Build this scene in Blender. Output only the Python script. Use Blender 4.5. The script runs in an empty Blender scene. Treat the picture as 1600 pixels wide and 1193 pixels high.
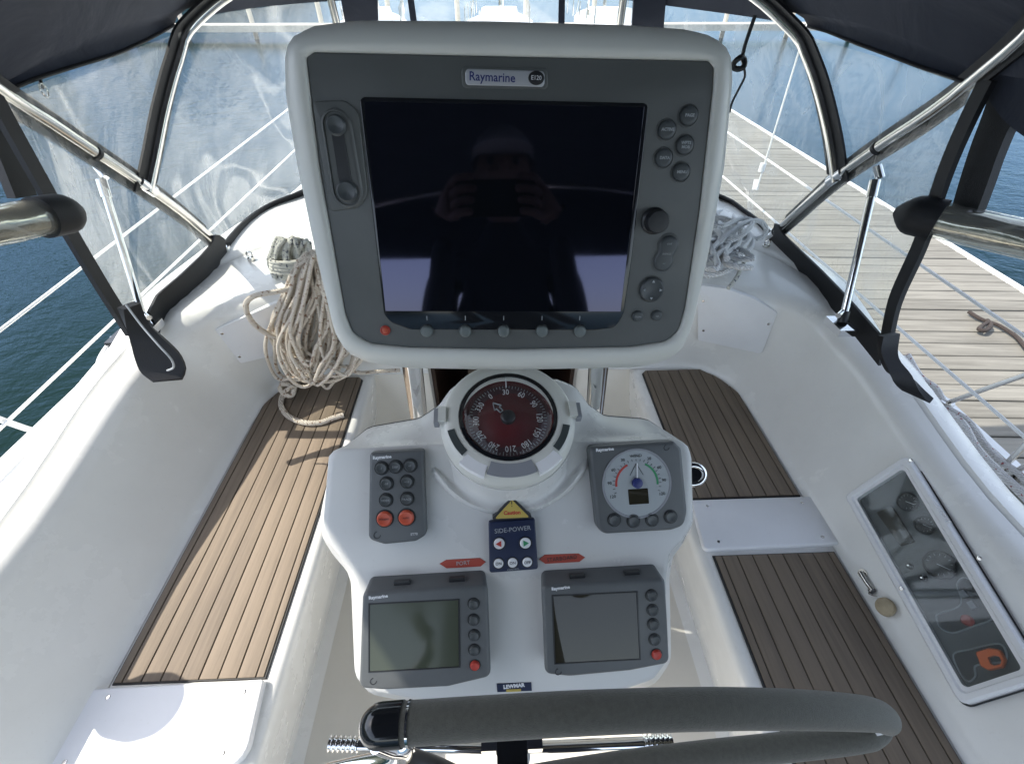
import bpy, bmesh, math, random
from mathutils import Vector, Matrix
random.seed(7)
V = Vector
SC = bpy.context.scene
COL = SC.collection

# ------------------------------------------------------------------ camera, world, sun, exposure
FPX, CX, CY = 700.0, 800.0, 596.5            # calibrated focal length in photo pixels (1600 x 1193)
TH = math.atan(621/700); YAW = math.radians(2.0)
CAM = V((0, 0, 1.5))
FW = V((math.cos(TH)*math.sin(YAW), math.cos(TH)*math.cos(YAW), -math.sin(TH)))
RT = V((math.cos(YAW), -math.sin(YAW), 0)); UP = RT.cross(FW)
cd = bpy.data.cameras.new('camera'); cam = bpy.data.objects.new('camera', cd); COL.objects.link(cam)
cd.sensor_width = 36; cd.lens = 36*FPX/1600; cd.clip_start = 0.01; cd.clip_end = 3000
cam.matrix_world = Matrix.Translation(CAM) @ Matrix((RT, UP, -FW)).transposed().to_4x4()
SC.camera = cam

SUN = V((-0.78, 0.08, 1.0)).normalized()     # direction towards the sun: port bow
wd = bpy.data.worlds.new('World'); SC.world = wd; wd.use_nodes = True
nt = wd.node_tree; bg = nt.nodes['Background']
sky = nt.nodes.new('ShaderNodeTexSky'); sky.sky_type = 'NISHITA'; sky.sun_disc = False
sky.sun_elevation = math.asin(SUN.z); sky.sun_rotation = math.atan2(SUN.x, SUN.y)
sky.air_density = 1.0; sky.dust_density = 1.0; sky.ozone_density = 1.0
hz_ = nt.nodes.new('ShaderNodeHueSaturation'); hz_.inputs['Saturation'].default_value = .62      # hazy, paler sky
nt.links.new(sky.outputs[0], hz_.inputs['Color']); nt.links.new(hz_.outputs[0], bg.inputs[0]); bg.inputs[1].default_value = 0.15
sl = bpy.data.lights.new('sun', 'SUN'); sl.energy = 2.3; sl.angle = math.radians(0.5); sl.color = (1.0, 0.94, 0.84)
so = bpy.data.objects.new('sun', sl); COL.objects.link(so); so.location = SUN*20
so.rotation_euler = SUN.to_track_quat('Z', 'Y').to_euler()
SC.view_settings.view_transform = 'Standard'; SC.view_settings.look = 'None'
SC.view_settings.gamma = 1; SC.view_settings.use_curve_mapping = False
SC.view_settings.exposure = 1.66
SC.cycles.max_bounces = 10; SC.cycles.transparent_max_bounces = 16

# ------------------------------------------------------------------ measuring: photo pixel -> point in the place
def ray(px, py): return FW + RT*((px-CX)/FPX) - UP*((py-CY)/FPX)
def atT(px, py, t): return CAM + ray(px, py)*t
def atZ(px, py, z): r = ray(px, py); return CAM + r*((z-CAM.z)/r.z)
def atX(px, py, x): r = ray(px, py); return CAM + r*(x/r.x)
def atY(px, py, y): r = ray(px, py); return CAM + r*(y/r.y)

class Frame:
    """a local plane: origin, x axis, y axis (up the face), normal"""
    def __init__(s, o, n, x):
        s.o = V(o); s.n = V(n).normalized(); x = V(x); s.x = (x - s.n*x.dot(s.n)).normalized(); s.y = s.n.cross(s.x)
        s.M = Matrix.Translation(s.o) @ Matrix((s.x, s.y, s.n)).transposed().to_4x4()
    def px(s, a, b, h=0.0):
        r = ray(a, b); o = s.o + s.n*h; p = CAM + r*((o-CAM).dot(s.n)/r.dot(s.n)); d = p - s.o
        return V((d.dot(s.x), d.dot(s.y)))
    def pts(s, L, h=0.0): return [s.px(a, b, h) for a, b in L]
    def at(s, u, v, h=0.0): return s.o + s.x*u + s.y*v + s.n*h

# ------------------------------------------------------------------ materials
def nmat(name):
    m = bpy.data.materials.new(name); m.use_nodes = True
    return m, m.node_tree, m.node_tree.nodes['Principled BSDF']
def N(nt, typ, **kw):
    n = nt.nodes.new(typ)
    for k, v in kw.items():
        if k in n.inputs: n.inputs[k].default_value = v
        else: setattr(n, k, v)
    return n
def coords(nt, scale=(1, 1, 1), space='Object', rot=(0, 0, 0)):
    tc = nt.nodes.new('ShaderNodeTexCoord'); mp = nt.nodes.new('ShaderNodeMapping')
    mp.inputs['Scale'].default_value = scale; mp.inputs['Rotation'].default_value = rot
    nt.links.new(tc.outputs[space], mp.inputs[0]); return mp.outputs[0]
def mix_rgb(nt, fac, a, b):
    r = nt.nodes.new('ShaderNodeValToRGB'); nt.links.new(fac, r.inputs[0])
    r.color_ramp.elements[0].color = (*a, 1); r.color_ramp.elements[1].color = (*b, 1); return r
def mat(name, col, rough=0.5, metal=0.0, var=0.08, vscale=6, bump=0.0, bscale=200, rvar=0.0, coat=0.0, spec=0.5, stretch=(1, 1, 1), sheen=0.0):
    m, nt, b = nmat(name)
    co = coords(nt, stretch)
    n1 = N(nt, 'ShaderNodeTexNoise', Scale=vscale, Detail=5.0, Roughness=0.6); nt.links.new(co, n1.inputs['Vector'])
    r = mix_rgb(nt, n1.outputs[0], [c*(1-var) for c in col], [min(1, c*(1+var)) for c in col])
    r.color_ramp.elements[0].position = 0.3; r.color_ramp.elements[1].position = 0.7
    nt.links.new(r.outputs[0], b.inputs['Base Color'])
    b.inputs['Roughness'].default_value = rough; b.inputs['Metallic'].default_value = metal
    b.inputs['Coat Weight'].default_value = coat; b.inputs['Specular IOR Level'].default_value = spec
    b.inputs['Sheen Weight'].default_value = sheen
    if rvar:
        n3 = N(nt, 'ShaderNodeTexNoise', Scale=vscale*2.3, Detail=6.0); nt.links.new(co, n3.inputs['Vector'])
        mr = N(nt, 'ShaderNodeMapRange'); mr.inputs[1].default_value = 0.3; mr.inputs[2].default_value = 0.7
        mr.inputs[3].default_value = max(0.02, rough-rvar); mr.inputs[4].default_value = rough+rvar
        nt.links.new(n3.outputs[0], mr.inputs[0]); nt.links.new(mr.outputs[0], b.inputs['Roughness'])
    if bump:
        n2 = N(nt, 'ShaderNodeTexNoise', Scale=bscale, Detail=3.0); nt.links.new(co, n2.inputs['Vector'])
        bp = N(nt, 'ShaderNodeBump', Strength=bump, Distance=0.002); nt.links.new(n2.outputs[0], bp.inputs['Height'])
        nt.links.new(bp.outputs[0], b.inputs['Normal'])
    return m

M = {}
def gel(name, col, rough=0.22):
    """glossy glass fibre gelcoat: faint waviness, soft dirt, uneven polish"""
    m, nt, b = nmat(name); co = coords(nt)
    n1 = N(nt, 'ShaderNodeTexNoise', Scale=3.0, Detail=8.0, Roughness=0.65); nt.links.new(co, n1.inputs['Vector'])
    r = mix_rgb(nt, n1.outputs[0], [c*0.93 for c in col], col); r.color_ramp.elements[0].position = .35; r.color_ramp.elements[1].position = .6
    n4 = N(nt, 'ShaderNodeTexNoise', Scale=160.0, Detail=2.0); nt.links.new(co, n4.inputs['Vector'])
    r4 = mix_rgb(nt, n4.outputs[0], (.80, .77, .72), (1, 1, 1)); r4.color_ramp.elements[0].position = .26; r4.color_ramp.elements[1].position = .34
    mx = N(nt, 'ShaderNodeMixRGB', blend_type='MULTIPLY'); mx.inputs[0].default_value = .18
    nt.links.new(r.outputs[0], mx.inputs[1]); nt.links.new(r4.outputs[0], mx.inputs[2]); nt.links.new(mx.outputs[0], b.inputs['Base Color'])
    mr = N(nt, 'ShaderNodeMapRange'); mr.inputs[1].default_value = .3; mr.inputs[2].default_value = .7; mr.inputs[3].default_value = rough-.08; mr.inputs[4].default_value = rough+.14
    nt.links.new(n1.outputs[0], mr.inputs[0]); nt.links.new(mr.outputs[0], b.inputs['Roughness'])
    n2 = N(nt, 'ShaderNodeTexNoise', Scale=9.0, Detail=2.0); nt.links.new(co, n2.inputs['Vector'])
    bp = N(nt, 'ShaderNodeBump', Strength=.025, Distance=.01); nt.links.new(n2.outputs[0], bp.inputs['Height']); nt.links.new(bp.outputs[0], b.inputs['Normal'])
    return m
M['gelcoat'] = gel('gelcoat', (.82, .81, .77))
M['gelcoat_sole'] = gel('gelcoat_sole', (.72, .69, .62), .42)
M['plate'] = gel('white_plate', (.80, .80, .80), .35)
M['pod'] = gel('pod_gelcoat', (.62, .62, .60), .26)
M['housing'] = mat('housing_white', (.60, .60, .55), .36, var=.05, vscale=5, rvar=.08)
M['bezel'] = mat('bezel_grey', (.088, .093, .089), .42, var=.10, vscale=9, bump=.06, bscale=900, rvar=.08)
M['device'] = mat('device_grey', (.092, .099, .102), .45, var=.10, vscale=12, bump=.06, bscale=900, rvar=.08)
M['button'] = mat('button_rubber', (.055, .062, .064), .40, var=.1)
M['button_key'] = mat('soft_key', (.13, .15, .145), .35, var=.08)
M['black'] = mat('black_plastic', (.014, .015, .017), .38, var=.15, rvar=.08)
M['glossblack'] = mat('gloss_black', (.010, .011, .013), .10, var=.1, rvar=.05)
M['red'] = mat('red_button', (.42, .045, .03), .45, var=.1)
M['orange'] = mat('orange_button', (.46, .075, .035), .42, var=.1)
M['white_print'] = mat('white_print', (.72, .73, .74), .5, var=.04)
M['grey_print'] = mat('grey_print', (.34, .36, .37), .5, var=.04)
M['silver'] = mat('silver_badge', (.46, .47, .49), .35, metal=.35, var=.06)
M['blue_print'] = mat('blue_print', (.02, .03, .14), .45, var=.05)
M['dark_print'] = mat('dark_print', (.02, .022, .025), .5, var=.05)
M['green'] = mat('green_print', (.03, .25, .10), .5, var=.05)
M['redprint'] = mat('red_print', (.42, .04, .03), .5, var=.05)
M['redarrow'] = mat('red_arrow_print', (.36, .055, .035), .5, var=.08)
M['yellow'] = mat('yellow_sticker', (.46, .35, .08), .5, var=.06)
M['navy_label'] = mat('navy_label', (.012, .02, .055), .4, var=.05)
M['steel'] = mat('stainless', (.66, .64, .60), .13, metal=1.0, var=.08, vscale=30, rvar=.07)
M['chrome'] = mat('chrome', (.78, .78, .78), .05, metal=1.0, var=.03, rvar=.02)
M['leather'] = mat('wheel_leather', (.092, .090, .072), .85, var=.14, vscale=220, bump=.55, bscale=1100, sheen=.25)
M['caulk'] = mat('black_caulk', (.018, .018, .018), .6, var=.1)
M['rub'] = mat('white_rub_rail', (.74, .74, .72), .5, var=.05)
M['cork'] = mat('cork_float', (.40, .33, .22), .8, var=.2, vscale=40, bump=.3, bscale=400)
M['dial'] = mat('dial_face', (.33, .36, .37), .5, var=.04)
M['card'] = mat('compass_card', (.085, .006, .009), .35, var=.12, vscale=20)
M['card_rim'] = mat('compass_rim', (.05, .014, .02), .4, var=.1)
M['clip'] = mat('clip_grey', (.25, .26, .28), .45, var=.06)
M['slot'] = mat('slot_dark', (.045, .055, .056), .5, var=.06)
M['orange_plastic'] = mat('orange_key_tag', (.62, .13, .03), .4, var=.1)
M['line_white'] = mat('coated_wire', (.74, .74, .72), .4, var=.06)
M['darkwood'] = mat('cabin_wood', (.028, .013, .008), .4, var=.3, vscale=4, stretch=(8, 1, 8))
M['skin'] = mat('skin', (.24, .14, .10), .5, var=.08)
M['jacket'] = mat('dark_jacket', (.014, .017, .026), .8, var=.2, bump=.2, bscale=150)
M['trouser'] = mat('dark_trousers', (.02, .022, .03), .85, var=.2, bump=.2, bscale=200)
M['cap'] = mat('grey_cap', (.34, .34, .33), .8, var=.1)
M['far_hull'] = mat('far_white_hull', (.78, .78, .77), .3, var=.04)
M['far_wood'] = mat('far_pier', (.50, .46, .39), .8, var=.15)

def teak(name, ca, cb):
    m, nt, b = nmat(name)
    oi = nt.nodes.new('ShaderNodeObjectInfo')
    co = coords(nt, (110, 5, 20)); n1 = N(nt, 'ShaderNodeTexNoise', Scale=1.0, Detail=7.0, Roughness=.7); nt.links.new(co, n1.inputs['Vector'])
    n5 = N(nt, 'ShaderNodeTexNoise', Scale=4.0, Detail=3.0); nt.links.new(coords(nt), n5.inputs['Vector'])
    ad = N(nt, 'ShaderNodeMath', operation='ADD'); nt.links.new(n1.outputs[0], ad.inputs[0]); 
    m2 = N(nt, 'ShaderNodeMath', operation='MULTIPLY_ADD'); m2.inputs[1].default_value = .20; m2.inputs[2].default_value = .05; nt.links.new(oi.outputs['Random'], m2.inputs[0]); nt.links.new(m2.outputs[0], ad.inputs[1])
    a3 = N(nt, 'ShaderNodeMath', operation='MULTIPLY_ADD'); a3.inputs[1].default_value = .5; nt.links.new(n5.outputs[0], a3.inputs[0]); nt.links.new(ad.outputs[0], a3.inputs[2])
    r = mix_rgb(nt, a3.outputs[0], ca, cb); r.color_ramp.elements[0].position = .55; r.color_ramp.elements[1].position = 1.35 if False else 1.0
    nt.links.new(r.outputs[0], b.inputs['Base Color']); b.inputs['Roughness'].default_value = .72
    bp = N(nt, 'ShaderNodeBump', Strength=.25, Distance=.001); nt.links.new(n1.outputs[0], bp.inputs['Height']); nt.links.new(bp.outputs[0], b.inputs['Normal'])
    return m
M['teak'] = teak('teak', (.128, .100, .074), (.208, .162, .116))
def dockwood():
    m, nt, b = nmat('dock_plank')
    oi = nt.nodes.new('ShaderNodeObjectInfo')
    co = coords(nt, (1.6, 26, 20)); tcn = nt.nodes.new('ShaderNodeVectorMath'); tcn.operation = 'ADD'
    nt.links.new(co, tcn.inputs[0])
    cv = N(nt, 'ShaderNodeVectorMath', operation='SCALE'); cv.inputs['Scale'].default_value = 40; cb = nt.nodes.new('ShaderNodeCombineXYZ')
    nt.links.new(oi.outputs['Random'], cb.inputs[0]); nt.links.new(oi.outputs['Random'], cb.inputs[1]); nt.links.new(cb.outputs[0], cv.inputs[0]); nt.links.new(cv.outputs[0], tcn.inputs[1])
    n1 = N(nt, 'ShaderNodeTexNoise', Scale=1.0, Detail=8.0, Roughness=.65, Distortion=.6); nt.links.new(tcn.outputs[0], n1.inputs['Vector'])
    m2 = N(nt, 'ShaderNodeMath', operation='MULTIPLY_ADD'); m2.inputs[1].default_value = .15; nt.links.new(oi.outputs['Random'], m2.inputs[0]); nt.links.new(n1.outputs[0], m2.inputs[2])
    r = mix_rgb(nt, m2.outputs[0], (.100, .093, .077), (.245, .232, .196)); r.color_ramp.elements[0].position = .32; r.color_ramp.elements[1].position = .82
    nt.links.new(r.outputs[0], b.inputs['Base Color']); b.inputs['Roughness'].default_value = .85
    bp = N(nt, 'ShaderNodeBump', Strength=.4, Distance=.004); nt.links.new(n1.outputs[0], bp.inputs['Height']); nt.links.new(bp.outputs[0], b.inputs['Normal'])
    return m
M['dock'] = dockwood()
def canvas():
    m, nt, b = nmat('navy_canvas'); co = coords(nt)
    n1 = N(nt, 'ShaderNodeTexNoise', Scale=5.0, Detail=6.0); nt.links.new(co, n1.inputs['Vector'])
    r = mix_rgb(nt, n1.outputs[0], (.013, .017, .030), (.024, .030, .050)); nt.links.new(r.outputs[0], b.inputs['Base Color'])
    b.inputs['Roughness'].default_value = .85; b.inputs['Sheen Weight'].default_value = .15
    n2 = N(nt, 'ShaderNodeTexNoise', Scale=5.0, Detail=4.0, Distortion=.8); nt.links.new(co, n2.inputs['Vector'])
    bp = N(nt, 'ShaderNodeBump', Strength=.35, Distance=.03); nt.links.new(n2.outputs[0], bp.inputs['Height'])
    w = N(nt, 'ShaderNodeTexNoise', Scale=700.0, Detail=1.0); nt.links.new(co, w.inputs['Vector'])
    b2 = N(nt, 'ShaderNodeBump', Strength=.3, Distance=.001); nt.links.new(w.outputs[0], b2.inputs['Height']); nt.links.new(bp.outputs[0], b2.inputs['Normal'])
    nt.links.new(b2.outputs[0], b.inputs['Normal'])
    return m
M['canvas'] = canvas()
M['binding'] = mat('black_binding', (.0045, .005, .007), .6, var=.25, vscale=20, bump=.3, bscale=500)
def schlick(nt, normal=None, f0=.06, g=.9):
    # reflectance of a thin clear sheet, the same from both sides
    lw = N(nt, 'ShaderNodeLayerWeight'); lw.inputs['Blend'].default_value = .5
    if normal: nt.links.new(normal, lw.inputs['Normal'])
    p = N(nt, 'ShaderNodeMath', operation='POWER'); p.inputs[1].default_value = 5; nt.links.new(lw.outputs['Facing'], p.inputs[0])
    a = N(nt, 'ShaderNodeMath', operation='MULTIPLY_ADD'); a.inputs[1].default_value = g; a.inputs[2].default_value = f0; nt.links.new(p.outputs[0], a.inputs[0]); return a
def vinyl(name, haze, rough, crinkle, tint=(.93, .96, .94), f0=.05, lo=.75, hi=1.25):
    """flexible clear window: see-through, slightly milky, creased and shiny"""
    m, nt, b = nmat(name); nt.nodes.remove(b); out = nt.nodes['Material Output']; co = coords(nt, (1, 1, .55), rot=(.25, .35, 0))
    n1 = N(nt, 'ShaderNodeTexNoise', Scale=2.6, Detail=4.0, Roughness=.5, Distortion=3.2); nt.links.new(co, n1.inputs['Vector'])
    n2 = N(nt, 'ShaderNodeTexNoise', Scale=14.0, Detail=4.0, Distortion=1.0); nt.links.new(co, n2.inputs['Vector'])
    a = N(nt, 'ShaderNodeMath', operation='MULTIPLY_ADD'); a.inputs[1].default_value = .25; nt.links.new(n2.outputs[0], a.inputs[0]); nt.links.new(n1.outputs[0], a.inputs[2])
    bp = N(nt, 'ShaderNodeBump', Strength=crinkle, Distance=.05); nt.links.new(a.outputs[0], bp.inputs['Height'])
    tr = N(nt, 'ShaderNodeBsdfTransparent'); tr.inputs[0].default_value = (*tint, 1)
    df = N(nt, 'ShaderNodeBsdfDiffuse'); df.inputs[0].default_value = (.75, .76, .72, 1); nt.links.new(bp.outputs[0], df.inputs['Normal'])
    tl = N(nt, 'ShaderNodeBsdfTranslucent'); tl.inputs[0].default_value = (.80, .80, .74, 1); nt.links.new(bp.outputs[0], tl.inputs['Normal'])
    hz = N(nt, 'ShaderNodeMixShader'); hz.inputs[0].default_value = .6; nt.links.new(df.outputs[0], hz.inputs[1]); nt.links.new(tl.outputs[0], hz.inputs[2])
    gl = N(nt, 'ShaderNodeBsdfGlossy', Roughness=rough); nt.links.new(bp.outputs[0], gl.inputs['Normal'])
    s1 = N(nt, 'ShaderNodeMixShader'); nt.links.new(tr.outputs[0], s1.inputs[1]); nt.links.new(hz.outputs[0], s1.inputs[2])
    mr = N(nt, 'ShaderNodeMapRange'); mr.interpolation_type = 'SMOOTHSTEP'; mr.inputs[1].default_value = .50; mr.inputs[2].default_value = .82; mr.inputs[3].default_value = haze*lo; mr.inputs[4].default_value = haze*hi
    nt.links.new(a.outputs[0], mr.inputs[0])
    # creases and painted reflections: thin curved lines where a slow noise crosses its middle value
    n4 = N(nt, 'ShaderNodeTexNoise', Scale=1.7, Detail=2.5, Roughness=.45, Distortion=1.6); nt.links.new(co, n4.inputs['Vector'])
    sb = N(nt, 'ShaderNodeMath', operation='SUBTRACT'); sb.inputs[1].default_value = .5; nt.links.new(n4.outputs[0], sb.inputs[0])
    ab = N(nt, 'ShaderNodeMath', operation='ABSOLUTE'); nt.links.new(sb.outputs[0], ab.inputs[0])
    cr_ = N(nt, 'ShaderNodeMapRange'); cr_.interpolation_type = 'SMOOTHSTEP'; cr_.inputs[1].default_value = 0; cr_.inputs[2].default_value = .022; cr_.inputs[3].default_value = haze*.9; cr_.inputs[4].default_value = 0; nt.links.new(ab.outputs[0], cr_.inputs[0])
    # broad smooth glare painted in as haze, with a hard edge on one side
    st2 = N(nt, 'ShaderNodeMapRange'); st2.interpolation_type = 'SMOOTHSTEP'; st2.inputs[1].default_value = .56; st2.inputs[2].default_value = .585; st2.inputs[3].default_value = 0; st2.inputs[4].default_value = haze*.75; nt.links.new(n4.outputs[0], st2.inputs[0])
    s_a = N(nt, 'ShaderNodeMath', operation='ADD'); nt.links.new(mr.outputs[0], s_a.inputs[0]); nt.links.new(cr_.outputs[0], s_a.inputs[1])
    s_b = N(nt, 'ShaderNodeMath', operation='ADD'); nt.links.new(s_a.outputs[0], s_b.inputs[0]); nt.links.new(st2.outputs[0], s_b.inputs[1]); nt.links.new(s_b.outputs[0], s1.inputs[0])
    fr = schlick(nt, bp.outputs[0], f0)
    s2 = N(nt, 'ShaderNodeMixShader'); nt.links.new(fr.outputs[0], s2.inputs[0]); nt.links.new(s1.outputs[0], s2.inputs[1]); nt.links.new(gl.outputs[0], s2.inputs[2])
    nt.links.new(s2.outputs[0], out.inputs[0]); return m
M['vinyl'] = vinyl('clear_vinyl', .165, .05, .5)
M['vinyl_roll'] = vinyl('rolled_vinyl', .16, .08, .35, (.84, .85, .80), .08)
def screen(name, col, rough=.03, spec=.6, tint=(1, 1, 1)):
    m, nt, b = nmat(name); co = coords(nt)
    n1 = N(nt, 'ShaderNodeTexNoise', Scale=18.0, Detail=4.0); nt.links.new(co, n1.inputs['Vector'])
    r = mix_rgb(nt, n1.outputs[0], [c*.85 for c in col], col); nt.links.new(r.outputs[0], b.inputs['Base Color'])
    mr = N(nt, 'ShaderNodeMapRange'); mr.inputs[3].default_value = rough*.6; mr.inputs[4].default_value = rough*1.8; nt.links.new(n1.outputs[0], mr.inputs[0]); nt.links.new(mr.outputs[0], b.inputs['Roughness'])
    b.inputs['Specular IOR Level'].default_value = spec; b.inputs['Specular Tint'].default_value = (*tint, 1); return m
M['screen'] = screen('plotter_screen', (.0035, .0045, .006), .035, 1.0, (.62, .62, 1.0))
M['lcd_green'] = screen('lcd_olive', (.060, .070, .048), .12, .35)
M['lcd_dark'] = screen('lcd_dark', (.030, .027, .018), .02, .40)
def glass(name, col, haze=.04):
    m, nt, b = nmat(name); nt.nodes.remove(b); out = nt.nodes['Material Output']
    tr = N(nt, 'ShaderNodeBsdfTransparent'); tr.inputs[0].default_value = (*col, 1)
    gl = N(nt, 'ShaderNodeBsdfGlossy', Roughness=.04); df = N(nt, 'ShaderNodeBsdfDiffuse'); df.inputs[0].default_value = (.6, .62, .62, 1)
    n1 = N(nt, 'ShaderNodeTexNoise', Scale=30.0, Detail=5.0); nt.links.new(coords(nt), n1.inputs['Vector'])
    mm = N(nt, 'ShaderNodeMath', operation='MULTIPLY'); mm.inputs[1].default_value = haze*2; nt.links.new(n1.outputs[0], mm.inputs[0])
    s1 = N(nt, 'ShaderNodeMixShader'); nt.links.new(mm.outputs[0], s1.inputs[0]); nt.links.new(tr.outputs[0], s1.inputs[1]); nt.links.new(df.outputs[0], s1.inputs[2])
    fr = schlick(nt, None, .018, .5); s2 = N(nt, 'ShaderNodeMixShader')
    nt.links.new(fr.outputs[0], s2.inputs[0]); nt.links.new(s1.outputs[0], s2.inputs[1]); nt.links.new(gl.outputs[0], s2.inputs[2]); nt.links.new(s2.outputs[0], out.inputs[0]); return m
M['glass'] = glass('clear_cover', (.86, .88, .88), .035)
M['dome'] = glass('compass_dome', (.97, .97, .97), .02)
def ropemat(name, ca, cb, fleck, nf=.62):
    m, nt, b = nmat(name); co = coords(nt)
    w = N(nt, 'ShaderNodeTexWave', Scale=70.0, Distortion=3.0, Detail=1.0); w.bands_direction = 'DIAGONAL'; nt.links.new(co, w.inputs['Vector'])
    r = mix_rgb(nt, w.outputs[1], ca, cb)
    n = N(nt, 'ShaderNodeTexNoise', Scale=120.0, Detail=1.0); nt.links.new(co, n.inputs['Vector'])
    r2 = mix_rgb(nt, n.outputs[0], (0, 0, 0), (1, 1, 1)); r2.color_ramp.elements[0].position = nf; r2.color_ramp.elements[1].position = nf+.04
    mx = N(nt, 'ShaderNodeMixRGB'); nt.links.new(r2.outputs[0], mx.inputs[0]); nt.links.new(r.outputs[0], mx.inputs[1]); mx.inputs[2].default_value = (*fleck, 1)
    nt.links.new(mx.outputs[0], b.inputs['Base Color']); b.inputs['Roughness'].default_value = .9
    bp = N(nt, 'ShaderNodeBump', Strength=.8, Distance=.003); nt.links.new(w.outputs[1], bp.inputs['Height']); nt.links.new(bp.outputs[0], b.inputs['Normal'])
    return m
M['rope_tan'] = ropemat('tan_rope', (.57, .49, .40), (.80, .73, .62), (.30, .19, .12))
M['rope_grey'] = ropemat('grey_fleck_rope', (.50, .50, .44), (.68, .67, .60), (.12, .13, .15), .60)
M['rope_white'] = ropemat('white_rope', (.60, .61, .62), (.76, .77, .77), (.45, .46, .48), .68)
M['rope_red'] = ropemat('red_fleck_rope', (.62, .60, .58), (.76, .74, .72), (.36, .08, .08), .66)
M['rope_brown'] = ropemat('brown_rope', (.035, .026, .022), (.055, .042, .036), (.02, .015, .015))
def water():
    m, nt, b = nmat('harbour_water'); co = coords(nt, (1, 1.0, 1))
    n1 = N(nt, 'ShaderNodeTexNoise', Scale=2.1, Detail=5.0, Roughness=.55, Distortion=.5); nt.links.new(co, n1.inputs['Vector'])
    n2 = N(nt, 'ShaderNodeTexNoise', Scale=9.0, Detail=4.0, Roughness=.6); nt.links.new(coords(nt, (.8, 1.7, 1), rot=(0, 0, .5)), n2.inputs['Vector'])
    a = N(nt, 'ShaderNodeMath', operation='MULTIPLY_ADD'); a.inputs[1].default_value = .35; nt.links.new(n2.outputs[0], a.inputs[0]); nt.links.new(n1.outputs[0], a.inputs[2])
    bp = N(nt, 'ShaderNodeBump', Strength=.55, Distance=.045); nt.links.new(a.outputs[0], bp.inputs['Height']); nt.links.new(bp.outputs[0], b.inputs['Normal'])
    n3 = N(nt, 'ShaderNodeTexNoise', Scale=.25, Detail=3.0); nt.links.new(co, n3.inputs['Vector'])
    r = mix_rgb(nt, n3.outputs[0], (.0040, .0125, .0075), (.006, .017, .0105)); nt.links.new(r.outputs[0], b.inputs['Base Color'])
    # body colour plus a reflection that strengthens towards grazing view, weakened and tinted sky blue
    nt.nodes.remove(b); out = nt.nodes['Material Output']
    df = N(nt, 'ShaderNodeBsdfDiffuse'); nt.links.new(r.outputs[0], df.inputs[0]); nt.links.new(bp.outputs[0], df.inputs['Normal'])
    gl = N(nt, 'ShaderNodeBsdfGlossy', Roughness=.07); gl.inputs[0].default_value = (.46, .66, 1.0, 1); nt.links.new(bp.outputs[0], gl.inputs['Normal'])
    fr = schlick(nt, bp.outputs[0], .002, .52); s = N(nt, 'ShaderNodeMixShader'); nt.links.new(fr.outputs[0], s.inputs[0]); nt.links.new(df.outputs[0], s.inputs[1]); nt.links.new(gl.outputs[0], s.inputs[2])
    nt.links.new(s.outputs[0], out.inputs[0]); return m
M['water'] = water()
M['wooded'] = mat('wooded_hill', (.030, .045, .022), .9, var=.5, vscale=.25)

# ------------------------------------------------------------------ mesh building
MATS = {}
def tagp(o, label=None, cat=None, group=None, kind=None):
    if label: o['label'] = label
    if cat: o['category'] = cat
    if group: o['group'] = group
    if kind: o['kind'] = kind
    return o
def thing(name, label, cat, at=(0, 0, 0), frame=None, group=None):
    o = bpy.data.objects.new(name, None); COL.objects.link(o); o.empty_display_size = .05
    o.matrix_world = frame.M if frame else Matrix.Translation(V(at)); MATS[o.name] = o.matrix_world.copy()
    return tagp(o, label, cat, group)
def inv(root): return MATS[root.name].inverted() if root and root.name in MATS else Matrix()

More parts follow.
